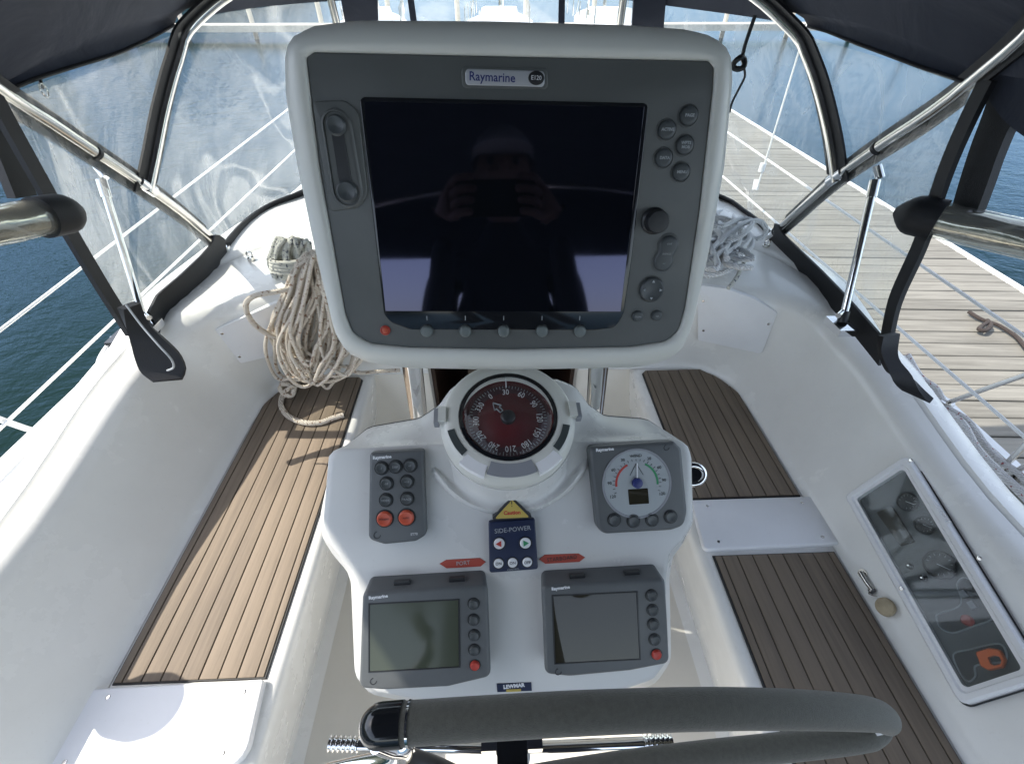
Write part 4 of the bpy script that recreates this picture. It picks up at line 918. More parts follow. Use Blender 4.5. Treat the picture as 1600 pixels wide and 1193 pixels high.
b = MB(); b.rings([lift(P_, hE+.002), lift(P_, hE+.008), lift([qc+(p-qc)*.88 for p in P_], hE+.0105), lift([qc+(p-qc)*.45+V((.004, .005)) for p in P_], hE+.0105), lift([qc+(p-qc)*.42+V((.004, .005)) for p in P_], hE+.003)]).obj('key_tag', 'orange_plastic', ep)
link('screw', scr, ep, loc=(*FE.px(1530, 872, .022), .0215)); link('screw', scr, ep, loc=(*FE.px(1408, 919, .022), .0215)); link('screw', scr, ep, loc=(*FE.px(1423, 719, .022), .0215))
# louvre strip at the top edge of the frame
qa, qb = FE.px(1424, 742, .019), FE.px(1482, 816, .019); st_ = MB(); d_ = (qb-qa)/22; R_ = Matrix.Rotation(math.atan2(d_.y, d_.x), 3, 'Z')
for k in range(23): st_.box((qa.x+d_.x*k, qa.y+d_.y*k, .0190), (d_.length*.6, .010, .003), R_)
st_.obj('vent_strip', 'plate', ep, smooth=False)

# lock with key and cork float hanging on it
oK = V((.842+X0, .45, .497)); FK = Frame(oK, nE, (0, -1, 0))
ky = thing('key_with_float', 'steel locker key with a round tan float hanging below the engine panel', 'key', frame=FK)
A, B, C_ = FK.px(1349, 896), FK.px(1366, 922), FK.px(1388, 949)
MB().tube([V((A.x, A.y, .004)), V((A.x, A.y, .010)), V(((A.x+B.x)/2, (A.y+B.y)/2, .012)), V((B.x, B.y, .008))], [.007, .006, .005, .006], 12).obj('lock_handle', 'steel', ky)
MB().tube([V((A.x, A.y, -.004)), V((A.x, A.y, .005))], .010, 20).obj('lock_plate', 'steel', ky)
MB().prism(rpoly([B+V((.005, .005)), B+V((-.006, .006)), B+V((-.004, -.009)), B+V((.007, -.008))], .002), .006, .0085, .0005, 2).obj('key', 'glossblack', ky)
MB().tube(catmull([V((B.x, B.y, .007)), V((B.x+.006, B.y-.010, .010)), V((C_.x-.016, C_.y+.008, .012))], 5), .0013, 6).obj('key_ring', 'chrome', ky)
b = MB(); pr = [(.0003, .002), (.012, .0025), (.018, .006), (.0195, .011), (.018, .016), (.012, .0195), (.0003, .0205)]
b.lathe(pr, 32, (C_.x, C_.y, 0)).obj('float', 'cork', ky)

# ------------------------------------------------------------------ sprayhood
zb = .82
sh = thing('sprayhood', 'navy canvas sprayhood with clear windows on steel hoops round the front of the cockpit', 'sprayhood', (X0, 1.7, zb))
def arch(L, R, mid, n=60): return resample(catmull(L+mid+R[::-1], 8), n)
RBL = [atZ(350, 390, zb)]+[atX(a, b, x) for a, b, x in ((288, 336, -.945), (225, 290, -.95), (150, 240, -.955), (70, 187, -.96), (8, 148, -.955))]
RBR = [atZ(1205, 370, zb)]+[atX(a, b, x) for a, b, x in ((1262, 318, .97), (1310, 275, .975), (1370, 232, .98), (1450, 180, .98), (1518, 128, .975))]
midR = [V((-.90, .93, 1.46)), V((-.76, .86, 1.57)), V((-.5, .82, 1.65)), V((0, .80, 1.69)), V((.5, .82, 1.65)), V((.78, .86, 1.575)), V((.92, .93, 1.47))]
FBL = [atX(a, b, x) for a, b, x in ((228, 292, -.948), (240, 235, -.93), (255, 160, -.905), (276, 85, -.87), (300, 30, -.83))]
FBR = [atX(a, b, x) for a, b, x in ((1308, 277, .973), (1300, 215, .955), (1283, 140, .925), (1264, 85, .895), (1237, 38, .85))]
midF = [V((-.66, 1.72, 1.52)), V((-.35, 1.82, 1.58)), V((0, 1.85, 1.60)), V((.35, 1.82, 1.58)), V((.68, 1.72, 1.52))]
rb = arch(RBL, RBR, midR, 90); fb = arch(FBL, FBR, midF, 90)
MB().tube(rb, .0135, 16).obj('rear_hoop', 'steel', sh, world=True)
fbt = [p+V((0, -.006, -.012)) for p in fb]; MB().tube(fbt, .0135, 16).obj('front_hoop', 'steel', sh, world=True)
for P in (RBL, RBR):                                   # fittings on the hoops
    d = (P[1]-P[0]).normalized(); MB().tube([P[0]-d*.01, P[0]+d*.035], .0175, 14).obj('hoop_socket', 'chrome', sh, world=True)
    MB().tube([P[0]+V((0, 0, -.02)), P[0]+V((0, 0, .012))], .022, 14).obj('deck_hinge', 'chrome', sh, world=True)
    e = P[2]; d2 = (P[3]-P[2]).normalized(); MB().tube([e-d2*.03, e+d2*.02], .0175, 14).obj('hoop_clamp', 'chrome', sh, world=True)
    e = P[3]; MB().tube([e-d2*.004, e+d2*.004], .0165, 14).obj('hoop_joint', 'black', sh, world=True)
# roof: between the hoops above the shoulder
def part(P, a, b): return [p for p in P if True][a:b]
# side valance lower edges (window tops) measured on the photo
VL = [atX(a, b, x) for a, b, x in ((8, 150, -.957), (33, 131, -.955), (75, 117, -.945), (117, 104, -.93), (184, 84, -.905), (235, 60, -.885), (272, 39, -.868))]
VR = [atX(a, b, x) for a, b, x in ((1520, 132, .977), (1486, 121, .97), (1435, 104, .955), (1385, 85, .94), (1335, 67, .92), (1295, 50, .905), (1262, 41, .893))]
iL = min(range(90), key=lambda i: (rb[i]-RBL[-1]).length); iR = min(range(90), key=lambda i: (rb[i]-RBR[-1]).length)
jL = min(range(90), key=lambda i: (fb[i]-FBL[-1]).length); jR = min(range(90), key=lambda i: (fb[i]-FBR[-1]).length)
ra = resample(rb[iL:iR+1], 60); fa = resample(fb[jL:jR+1], 60)
off = V((0, 0, .018))
rows = []
aft = [p+V((0, -.20-.05*math.cos((i/59-.5)*math.pi), .0)) for i, p in enumerate(ra)]
rows.append([p+off for p in aft]); rows.append([p+off for p in ra])
for t in (.2, .4, .6, .8, 1.0):
    rows.append([a.lerp(b, t)+off+V((0, 0, .018*math.sin(math.pi*t))) for a, b in zip(ra, fa)])
# front valance down to the window tops
WT = [atX(300, 30, -.83)]+[atY(a, b, y) for a, b, y in ((350, 20, 1.74), (420, 10, 1.86), (520, 2, 1.95), (650, -3, 2.0), (795, -5, 2.02), (950, -2, 2.0), (1040, 9, 1.95), (1100, 17, 1.88), (1180, 28, 1.76))]+[atX(1237, 38, .85)]
WTc = resample(catmull(WT, 6), 60)
rows.append([a.lerp(b, .5)+off*.6+V((0, .015, .01)) for a, b in zip(fa, WTc)]); rows.append(WTc)
can = MB().grid(rows).obj('canvas_roof', 'canvas', sh, world=True, sharp=70, fix=False)
for nm, vv, ri, fi_ in (('L', VL, rb[iL], fb[jL]), ('R', VR, rb[iR], fb[jR])):
    # side valance: from the roof line down to the window top
    hi = ra[0] if nm == 'L' else ra[-1]; hf = fa[0] if nm == 'L' else fa[-1]
    lo = resample(vv, 14); s_ = -1 if nm == 'L' else 1
    up_ = [hi.lerp(hf, t)+off+V((0, 0, .018*math.sin(math.pi*t)+.004)) for t in [k/13 for k in range(14)]]
    MB().grid([lo, [a.lerp(b, .5)+V((s_*.012, 0, 0)) for a, b in zip(lo, up_)], up_]).obj('side_valance', 'canvas', sh, world=True, fix=False, sharp=70)
    MB().tube(lo, .004, 8).obj('valance_hem', 'binding', sh, world=True)
# sewn seams and the pocket for the rear hoop
MB().ribbon([p+V((0, -.035, .004)) for p in ra], [p+V((0, .035, .004)) for p in ra], .010).obj('hoop_pocket', 'binding', sh, world=True, sharp=60)
for f_ in (-.6, 0, .6):
    k_s = int((f_+1)/2*59); sp = [rows_[k_s]+V((0, 0, -.004)) for rows_ in rows[:7]]
    MB().tube(sp, .0035, 6).obj('roof_seam', 'binding', sh, world=True)
MB().tube([p+V((0, -.028, .0)) for p in ra], .0022, 6).obj('stitching', 'canvas', sh, world=True)
# front window base on the coach roof
BL = [atZ(352, 392, zb), atZ(376, 358, zb), atZ(405, 332, zb), atZ(435, 316, zb), atZ(468, 305, zb+.005)]
BR = [atZ(1205, 370, zb), atZ(1180, 342, zb), atZ(1150, 322, zb), atZ(1120, 305, zb+.005)]
base = resample(catmull(BL+[V((-.55, 2.36, .84)), V((-.25, 2.52, .85)), V((0, 2.56, .85)), V((.28, 2.52, .85)), V((.6, 2.36, .84))]+BR[::-1], 8), 90)
# upper boundary: up front hoop, across the window top, down front hoop
fl_ = resample(FBL, 20); frr = resample(FBR, 20)
rL = resample(RBL[:3], 12); rR = resample(RBR[:3], 12)
upper = resample(rL+fl_[1:]+WTc[1:-1]+frr[::-1][1:]+rR[::-1][1:], 200)
def loft2(A, B, n, m=8, bulge=V((0, 0, 0))):
    A = resample(A, n); B = resample(B, n); return [[a.lerp(b, k/m)+bulge*math.sin(math.pi*k/m) for a, b in zip(A, B)] for k in range(m+1)]
up2 = resample(rL[1:]+fl_[1:]+WTc[1:-1]+frr[::-1][1:]+rR[::-1][1:], 200)
n3 = 90; bb = resample(base, n3)
# pair base and upper by shares so the corners meet
share = lambda P, a, b: resample(P[int(len(P)*a):int(len(P)*b)+1], 30)
kL = len(rL)-1+len(fl_)-1; 
segsU = [resample(rL+fl_[1:], 30), resample(WTc, 30), resample((rR+frr[1:])[::-1], 30)]
ib1 = min(range(n3), key=lambda i: (bb[i]-V((-.62, 2.31, .84))).length); ib2 = min(range(n3), key=lambda i: (bb[i]-V((.66, 2.31, .84))).length)
segsB = [resample(bb[:ib1+1], 30), resample(bb[ib1:ib2+1], 30), resample(bb[ib2:], 30)]
for (U, B_), nm in zip(zip(segsU, segsB), ('front_window', 'centre_window', 'front_window')):
    rows = [[a.lerp(b, k/10)+V((0, .02*math.sin(math.pi*k/10), .012*math.sin(math.pi*k/10))) for a, b in zip(B_, U)] for k in range(11)]
    MB().grid(rows).obj(nm, 'vinyl', sh, world=True, fix=False, sharp=80)
# black binding along the base, along the front hoop and the joints between the windows
bq0 = []; bq1 = []
for U, B_ in zip(segsU, segsB):
    for a, b in zip(B_, U):
        d = (b-a).normalized(); inn_ = V((-(a.x-X0)*.010, -.010, -.006)); bq0.append(a+inn_+V((0, 0, -.006))); bq1.append(a+d*.062+inn_)
MB().ribbon(resample(bq0, 80), resample(bq1, 80), .007).obj('base_binding', 'binding', sh, world=True, sharp=60)
for P, s_ in ((FBL, -1), (FBR, 1)):
    c_ = resample(fb[:jL+8] if s_ < 0 else fb[jR-7:][::-1], 30)
    MB().ribbon([p+V((0, -.050, .004)) for p in c_], [p+V((0, .044, -.004)) for p in c_], .006).obj('hoop_sleeve', 'binding', sh, world=True, sharp=60)
for P, s_ in ((RBL, -1), (RBR, 1)):
    c_ = resample(catmull(P, 6), 30)
    MB().ribbon([p+V((s_*.008, -.004, -.040)) for p in c_[3:]], [p+V((s_*.008, .012, .036)) for p in c_[3:]], .006).obj('hoop_sleeve', 'binding', sh, world=True, sharp=60)
for a, b_, c_, d_ in ((533, 590, 545, 592), (990, 1040, 985, 1035)):
    y_ = 1.93
    MB().ribbon([atY(a, -4, y_), atY((a+c_)/2, 30, y_+.03), atY(c_, 70, y_+.1)], [atY(b_, -4, y_), atY((b_+d_)/2, 30, y_+.03), atY(d_, 70, y_+.1)], .02).obj('rolled_window_flap', 'canvas', sh, world=True)
for a, c_ in ((515, 528), (975, 968)):
    MB().tube([atY(a, -8, 1.90), atY(c_, 45, 1.93), atY(c_+2, 90, 1.99)], .0125, 12).obj('centre_strut', 'steel', sh, world=True)
for a, c_ in ((641, 648), (878, 877)):
    MB().ribbon([atY(a-5, -6, 1.9), atY(c_-5, 45, 1.93)], [atY(a+5, -6, 1.9), atY(c_+5, 45, 1.93)], .003).obj('window_strap', 'canvas', sh, world=True)
# side windows between hoops, and lower side windows
def patch(A, B, nm, m=8, n=24, bul=0.0):
    A = resample(A, n); B = resample(B, n)
    return MB().grid([[a.lerp(b, k/m)+V((bul*math.sin(math.pi*k/m), 0, 0)) for a, b in zip(A, B)] for k in range(m+1)]).obj(nm, 'vinyl', sh, world=True, fix=False, sharp=80)
for s_, RB_, FB_, VV, tail, aftp, bpx in ((-1, RBL, FBL, VL, [(243, 588), (222, 548)], [(205, 520), (160, 450), (100, 350), (60, 280), (15, 200), (-15, 145)], [(345, 395), (318, 430), (285, 462), (250, 492), (238, 520)]),
                                       (1, RBR, FBR, VR, [(1448, 622), (1400, 588)], [(1384, 545), (1400, 470), (1440, 380), (1478, 270), (1510, 195), (1545, 125)], [(1210, 372), (1245, 408), (1290, 455), (1330, 500), (1386, 568)])):
    patch([RB_[i] for i in range(2, 6)], [FB_[0]]+FB_[1:4]+[VV[-1]]+VV[::-1][1:5], 'side_window', bul=s_*.006) if False else None
    # triangle: rear hoop edge against front hoop + valance
    edge1 = [RB_[2], RB_[3], RB_[4], RB_[5]]
    fb_up = resample(catmull(FB_, 5), 30)[:28]
    MB().grid([[p.lerp(q_, k/10) for p, q_ in zip(resample(fb_up, 20), resample(edge1+VV[:1], 20))] for k in range(11)]).obj('side_window', 'vinyl', sh, world=True, fix=False, sharp=80)
    xs = s_*.95 if s_ < 0 else .975
    zs_ = lambda p: p
    baseP = [atZ(a, b_, z) for (a, b_), z in zip(bpx, (zb, .815, .805, .795, .78))]
    aftE = [atX(a, b_, xs) for a, b_ in aftp]
    AE = [baseP[-1]]+aftE
    MB().grid([[p.lerp(q_, k/8) for p, q_ in zip(resample([baseP[0]]+baseP[1:], 20)[::-1], resample([AE[1], AE[2], AE[3], AE[4], AE[5]], 20))] for k in range(9)] if False else
              [[a.lerp(b_, k/8) for a, b_ in zip(resample(baseP[::-1], 20)[::-1], resample([RB_[0]]+RB_[1:5], 20))] for k in range(9)]).obj('lower_side_window', 'vinyl', sh, world=True, fix=False, sharp=80)
    MB().grid([[a.lerp(b_, k/6) for a, b_ in zip(resample(AE, 16), resample([baseP[-1], baseP[-1].lerp(RB_[4], .35), baseP[-1].lerp(RB_[4], .7), RB_[4], RB_[5]], 16))] for k in range(7)]).obj('lower_side_window', 'vinyl', sh, world=True, fix=False, sharp=80)
    pr_ = list(zip(resample(baseP, 20), resample([RB_[0]]+RB_[1:5], 20)))
    MB().ribbon([a+V((-s_*.016, 0, -.006)) for a, b in pr_], [a+(b-a)*min(1, .060/max(1e-6, (b-a).length))*(1 if (b-a).length > .02 else 0)+V((-s_*.016, 0, .002+.05*max(0, 1-(b-a).length/.1))) for a, b in pr_], .007).obj('base_binding', 'binding', sh, world=True, sharp=60)
    ae = resample(catmull(aftE, 6), 30)
    MB().ribbon([p+V((0, -.014, 0)) for p in ae], [p+V((0, .018, 0)) for p in ae], .012).obj('aft_binding', 'binding', sh, world=True, sharp=60)
    # bottom tail of the aft edge wrapping inboard over the coaming
    if s_ < 0: TL_ = [[(188, 482), (214, 472)], [(196, 510), (232, 505)], [(205, 535), (258, 530)], [(212, 560), (280, 552)], [(222, 582), (290, 575)], [(238, 596), (284, 592)]]; zz = (.95, .90, .86, .82, .785, .765)
    else: TL_ = [[(1376, 525), (1402, 520)], [(1374, 545), (1400, 548)], [(1378, 562), (1405, 566)], [(1388, 582), (1424, 588)], [(1400, 596), (1440, 610)], [(1412, 606), (1456, 626)]]; zz = (.88, .85, .83, .81, .79, .775)
    A_ = [atZ(*p[0], z) for p, z in zip(TL_, zz)]; B_ = [atZ(*p[1], z-(.012 if s_ < 0 else .0)) for p, z in zip(TL_, zz)]
    MB().ribbon(resample(catmull(A_, 4), 16), resample(catmull(B_, 4), 16), .014).obj('tail_flap', 'binding', sh, world=True, sharp=60)
    if s_ < 0:
        MB().tube([p+V((.004, -.004, .006)) for p in resample(catmull([atZ(198, 478, .955), atZ(222, 510, .91), atZ(248, 540, .87), atZ(268, 562, .835), atZ(272, 575, .80), atZ(262, 580, .79)], 6), 24)], .0025, 6).obj('flap_piping', 'grey_print', sh, world=True)
    # support brace from the rear hoop to the coaming
    if s_ < 0: a0, a1 = atT(160, 288, 1.14), atT(222, 490, 1.20)
    else: a0, a1 = atT(1366, 288, 1.14), atT(1320, 486, 1.20)
    MB().tube([a0, a1], .0095, 14).obj('brace', 'chrome', sh, world=True)
    MB().tube([a0+(a0-a1)*.03, a0+(a1-a0)*.10], .0125, 14).obj('brace_end', 'chrome', sh, world=True)
    MB().tube([a0+(a0-a1).normalized()*.015+RT*.012, a0+(a0-a1).normalized()*.045-RT*.004], .010, 12).obj('brace_jaw', 'chrome', sh, world=True)
    MB().tube([a1, a1+(a1-a0).normalized()*.03], .013, 14).obj('brace_foot', 'black', sh, world=True)
    MB().box(a1+(a1-a0).normalized()*.035+V((0, 0, -.006)), (.05, .07, .02)).obj('foot_plate', 'chrome', sh, world=True)
    MB().tube([a1+V((s_*-.03, -.02, 0)), a1+V((s_*.02, .02, 0))], .007, 10).obj('foot_pin', 'chrome', sh, world=True)
# wide black strap and canvas corner at the aft shoulders
AL = [[(-40, 150), (10, 165)], [(-20, 215), (22, 215)], [(0, 265), (34, 262)], [(18, 310), (52, 305)]]
AR = [[(1560, 120), (1640, 175)], [(1543, 175), (1592, 190)], [(1524, 225), (1568, 235)], [(1506, 280), (1550, 285)], [(1490, 335), (1530, 338)]]
for Q, x in ((AL, -1.0), (AR, 1.02)):
    MB().ribbon(resample(catmull([atX(*q[0], x) for q in Q], 5), 20), resample(catmull([atX(*q[1], x) for q in Q], 5), 20), .018).obj('shoulder_strap', 'binding', sh, world=True, sharp=60)
cr = [atX(a, b_, 1.0) for a, b_ in ((1500, 95), (1535, 135), (1575, 190), (1640, 235), (1720, 270))]; ct = [atX(a, b_, 1.0) for a, b_ in ((1520, 40), (1570, 40), (1640, 60), (1720, 80), (1800, 100))]
MB().ribbon(resample(catmull(cr, 5), 20), resample(catmull(ct, 5), 20), .012).obj('canvas_corner', 'canvas', sh, world=True, sharp=60)
# zip pull on the left
zp = atX(62, 122, -.95); MB().tube([zp, atX(66, 138, -.945)], .0035, 8).obj('zip_pull', 'black', sh, world=True)
MB().tube(catmull([atX(66, 136, -.944)+V((0, -.008*math.cos(t), .012*math.sin(t)-.006)) for t in [2*math.pi*k/10 for k in range(10)]], 2, True), .0018, 6, closed=True).obj('zip_ring', 'steel', sh, world=True)
# black cord with a knot hanging inside the right window
bc = thing('black_cord', 'knotted black cord hanging inside the right front window', 'cord', atY(1160, 100, 1.55))
pc = catmull([atY(a, b, 1.58) for a, b in ((1180, 24), (1171, 50), (1163, 75), (1160, 95), (1164, 118), (1155, 138), (1144, 160), (1140, 176))], 5)
MB().tube(pc, [.0055 if i < 14 else .0035 for i in range(len(pc))], 8).obj('cord', 'black', bc, world=True)
k0 = atY(1155, 99, 1.575); MB().tube(catmull([k0+V((.016*math.cos(t), .006*math.sin(2*t), .014*math.sin(t))) for t in [2*math.pi*k/9 for k in range(9)]], 3, True), .008, 8, closed=True).obj('knot', 'black', bc, world=True)

# clear side curtains rolled up at the aft ends of the sprayhood
for s_, lab in ((-1, 'rolled clear side curtain with black end at the left edge of the sprayhood'), (1, 'rolled clear side curtain with black end at the right edge of the sprayhood')):
    if s_ < 0: e0, e1 = atT(98, 334, .85), atT(-60, 362, .70)
    else: e0, e1 = atT(1430, 336, 1.02), atT(1700, 395, .86)
    t = thing('rolled_curtain', lab, 'rolled curtain', e0, group='rolled clear side curtains')
    d = (e1-e0).normalized(); Lr = (e1-e0).length
    rad = .031 if s_ < 0 else .037; P = [e0+d*Lr*k/30 for k in range(31)]
    u = d.cross(V((0, 0, 1))).normalized(); v_ = u.cross(d); R = []
    for k, p in enumerate(P):
        R.append([p+(u*math.cos(a)+v_*math.sin(a))*(rad*(1+.014*math.sin(3*a+k*.35)+.010*math.sin(5*a-k*.5)+random.uniform(-.004, .004))) for a in [2*math.pi*j/26 for j in range(26)]])
    MB().rings(R, cap0=True, cap1=True).obj('vinyl_roll', 'vinyl_roll', t, world=True, sharp=60)
    R = [[q_+(q_-p)*-.14 for q_ in r] for r, p in zip(R, P)]; MB().rings(R, cap0=True, cap1=True).obj('inner_roll', 'steel', t, world=True, sharp=60)
    cap_ = []
    for k in range(9):
        a = math.pi/2*k/8; cap_.append((e0+d*(-.012-.028*math.sin(a)) if False else e0+d*(.045-.085*k/8), rad*1.16*(math.cos(max(0, (k-4)/4.6)*math.pi/2))))
    MB().tube([c_[0] for c_ in cap_], [max(.002, c_[1]) for c_ in cap_], 24).obj('end_cap', 'binding', t, world=True)

# ------------------------------------------------------------------ ropes
def knotted(pts, r, m, name, root, k=6, n=8): return MB().tube(catmull(pts, k), r, n).obj(name, m, root, world=True)
rt_ = thing('tan_rope_coil', 'tan rope hank hanging from the left bulkhead with a loop lying on the teak', 'rope', atY(480, 470, 1.15))
pts = []
rnd_ = random.Random(3)
top = (478, 408); bot = (478, 585)
for k in range(32):
    ph = rnd_.uniform(-1, 1); wd_ = rnd_.uniform(14, 62); hh = rnd_.uniform(.86, 1.06); cx = 476+rnd_.uniform(-14, 26)+k*.8; y0 = 1.18-.0034*k
    for (fx, fy, dz) in ((-.12, .02, 0), (-.55, .35, -.004), (-.95, .68, -.02), (-.6, .95, -.03), (0, 1.03, -.04), (.6, .93, -.03), (.95, .66, -.02), (.5, .32, -.008), (.14, 0.01, 0)):
        px_ = cx+fx*wd_+fy*20*ph+rnd_.uniform(-6, 6); py_ = 405+fy*178*hh+rnd_.uniform(-9, 9)
        pts.append(atY(px_, py_, y0+dz+rnd_.uniform(-.012, .012)))
knotted(pts, .0052, 'rope_tan', 'hank', rt_, 5)
wr = []
for k in range(28):                                    # wraps round the neck
    a = 2*math.pi*k/7; c_ = atY(474, 420+k*1.0, 1.135); wr.append(c_+V((.030*math.cos(a), .022*math.sin(a), -.0009*k)))
knotted(wr, .0068, 'rope_tan', 'neck_wraps', rt_, 4)
knotted([atY(462, 450, 1.13), atY(430, 456, 1.11), atY(398, 462, 1.10), atY(384, 476, 1.095), atY(392, 500, 1.10), atY(412, 518, 1.10), atY(440, 532, 1.105), atY(470, 545, 1.11)], .0075, 'rope_tan', 'side_loop', rt_)
zt = .466
knotted([atY(452, 560, 1.11), atZ(450, 590, .52), atZ(447, 606, zt+.02), atZ(440, 622, zt), atZ(440, 636, zt), atZ(452, 651, zt), atZ(475, 660, zt), atZ(500, 660, zt), atZ(520, 653, zt), atZ(537, 648, zt)], .0085, 'rope_tan', 'lying_loop', rt_)
kn_ = []
for k in range(22): a = 2*math.pi*k/6.3; kn_.append(atZ(450, 594+k*.9, .52-.001*k)+V((.022*math.cos(a), .016*math.sin(a), .012*math.sin(a*1.7))))
knotted(kn_, .0075, 'rope_tan', 'knot', rt_, 4)
knotted([atY(540, 572, 1.16), atY(560, 582, 1.17), atY(590, 580, 1.18), atY(625, 578, 1.20)], .007, 'rope_tan', 'tail', rt_)
rg_ = thing('grey_rope_coil', 'grey flecked rope hank hanging behind the tan rope by the left window', 'rope', atY(450, 400, 1.25))
pts = []
for k in range(12):
    cx = 430+k*4+rnd_.uniform(-3, 3); y0 = 1.30-.008*(k % 4)
    for fx, fy in ((0, 0), (-.7, .25), (-.9, .6), (-.2, 1), (.5, .9), (.9, .5), (.6, .1)):
        pts.append(atY(cx+fx*11+rnd_.uniform(-2, 2), 374+fy*62+rnd_.uniform(-4, 4), y0+rnd_.uniform(-.008, .008)))
knotted(pts, .0066, 'rope_grey', 'hank', rg_, 5)
wr = []
for k in range(26): a = 2*math.pi*k/6.5; wr.append(atY(452, 425-k*.8, 1.275)+V((.055*math.cos(a), .022*math.sin(a), 0)))
knotted(wr, .0066, 'rope_grey', 'wraps', rg_, 4)
rw = thing('white_rope_coil', 'tangled white rope heaped under the right front window', 'rope', atZ(1150, 390, .83))
pts = []
for k in range(20):
    cx = rnd_.uniform(1098, 1150); cy = rnd_.uniform(345, 405); rx = rnd_.uniform(22, 46); ry = rnd_.uniform(13, 30); z0 = .832+.0065*k+rnd_.uniform(-.004, .004); a0 = rnd_.uniform(0, 6.28); tl = rnd_.uniform(-.5, .5)
    for j in range(7):
        a = a0+2*math.pi*j/7*rnd_.uniform(.92, 1.05); ex, ey = rx*math.cos(a), ry*math.sin(a)
        pts.append(atZ(cx+ex*math.cos(tl)-ey*math.sin(tl), cy+ex*math.sin(tl)+ey*math.cos(tl), z0+.018*math.sin(a*2+k)+rnd_.uniform(-.006, .006)))
knotted(pts, .0076, 'rope_white', 'coil', rw, 5)
knotted([atZ(1112, 400, .93), atZ(1130, 372, .955), atZ(1160, 350, .95), atZ(1185, 345, .93), atZ(1197, 358, .90), atZ(1188, 372, .875), atZ(1160, 372, .87), atZ(1130, 372, .88), atZ(1128, 395, .87), atZ(1122, 418, .85), atZ(1105, 432, .84)], .008, 'rope_white', 'loose_loop', rw)
knotted([atZ(1170, 395, .87), atZ(1160, 415, .85), atZ(1150, 435, .835), atZ(1138, 450, .828)], .006, 'rope_grey', 'line_end', rw)
knotted([atZ(1112, 336, .86), atZ(1120, 310, .85), atZ(1105, 290, .85)], .007, 'rope_white', 'line_end', rw)
# small deck eyes on the coaming ledge
for a, b_, lab in ((392, 403, 'small steel eye on the left coaming ledge beside the grey rope'), (1197, 384, 'small dark eye on the right coaming ledge beside the white rope')):
    p = atZ(a, b_, .822); t = thing('deck_eye', lab, 'deck eye', p, group='deck eyes on the coaming')
    MB().tube([p+V((0, 0, -.012)), p+V((0, 0, .004))], .012, 14).obj('base', 'steel', t, world=True)
    MB().tube([p+V((.009*math.cos(x), 0, .012+.010*math.sin(x))) for x in [2*math.pi*k/14 for k in range(14)]], .003, 8, closed=True).obj('eye', 'steel', t, world=True)

# ------------------------------------------------------------------ lifelines, rail, rigging outside
XL, XR = -1.21, 1.22
def lifeline(name, label, pa, pb, r=.0042):
    d = (pb-pa); a = pa-d.normalized()*.0; t = thing(name, label, 'lifeline', a, group='white coated lifelines')
    MB().tube([a, pb], r, 8).obj('wire', 'line_white', t, world=True)
    MB().tube([pb, pb+d.normalized()*-.10], r*1.7, 10).obj('terminal', 'steel', t, world=True); return t
a, b_ = atX(0, 475, XL), atX(115, 385, XL); d = (b_-a).normalized(); lifeline('lifeline', 'upper white lifeline on the left side over dark water', a-d*1.2, V((-1.16, 3.4, b_.z+.05)))
a, b_ = atX(0, 630, XL), atX(175, 460, XL); d = (b_-a).normalized(); lifeline('lifeline', 'lower white lifeline on the left side over dark water', a-d*1.0, V((-1.16, 3.4, b_.z+.02)))
a, b_ = atX(1600, 500, XR), atX(1450, 395, XR); d = (b_-a).normalized(); lifeline('lifeline', 'upper white lifeline on the right side in front of the dock', a-d*1.0, V((1.17, 3.4, b_.z+.03)))
a, b_ = atX(1600, 660, XR), atX(1400, 485, XR); d = (b_-a).normalized(); lifeline('lifeline', 'lower white lifeline on the right side in front of the dock', a-d*1.0, V((1.17, 3.4, b_.z+.02)))
for x, y, lab in ((-1.16, 3.4, 'steel stanchion on the left side deck ahead of the sprayhood'), (1.17, 3.4, 'steel stanchion on the right side deck ahead of the sprayhood')):
    t = thing('stanchion', lab, 'stanchion', (x, y, .575), group='stanchions on the side decks'); MB().tube([(x, y, .575), (x, y, 1.03)], .0125, 12).obj('post', 'steel', t, world=True); MB().tube([(x, y, .575), (x, y, .60)], .03, 14).obj('foot', 'steel', t, world=True)
t = thing('gate_brace', 'white sloping tube with foot on the left side deck edge', 'brace', atX(75, 683, XL), group='braces on the side decks')
MB().tube(catmull([atX(-40, 640, XL), atX(0, 655, XL), atX(40, 669, XL), atX(66, 677, XL), atX(74, 688, XL)], 5), .0075, 10).obj('tube', 'line_white', t, world=True)
MB().tube([atX(74, 688, XL)+V((0, 0, -.03)), atX(74, 688, XL)+V((0, 0, .01))], .014, 12).obj('foot', 'steel', t, world=True)
for L_, lab in (([(1478, 630), (1540, 607), (1625, 577)], 'grey sloping stanchion brace crossing the dock edge beside the right sprayhood tail'), ([(1540, 762), (1570, 728), (1625, 668)], 'grey sloping stanchion brace low on the right side deck'), ([(1565, 742), (1590, 735), (1640, 705)], 'short grey brace at the right photo edge by the rope')):
    P = [atX(*p, XR) for p in L_]; t = thing('gate_brace', lab, 'brace', P[0], group='braces on the side decks'); MB().tube(P, .0062, 12).obj('tube', 'steel', t, world=True); MB().tube([P[0]+V((0, 0, -.03)), P[0]+V((0, 0, .008))], .017, 12).obj('foot', 'steel', t, world=True)
tr_ = thing('toe_rail', 'slotted aluminium toe rail along the right deck edge', 'toe rail', (1.245, .7, .58))
b = MB()
for k in range(44):
    y = -1.2+.07*k; b.box((1.25, y, .60), (.014, .034, .04))
b.box((1.25, .3, .622), (.022, 3.1, .010)); b.box((1.25, .3, .583), (.03, 3.1, .006)); b.obj('rail', 'steel', tr_, world=True)
rr3 = thing('red_fleck_rope', 'white rope with red flecks lying along the right deck edge', 'rope', (1.2, .7, .6))
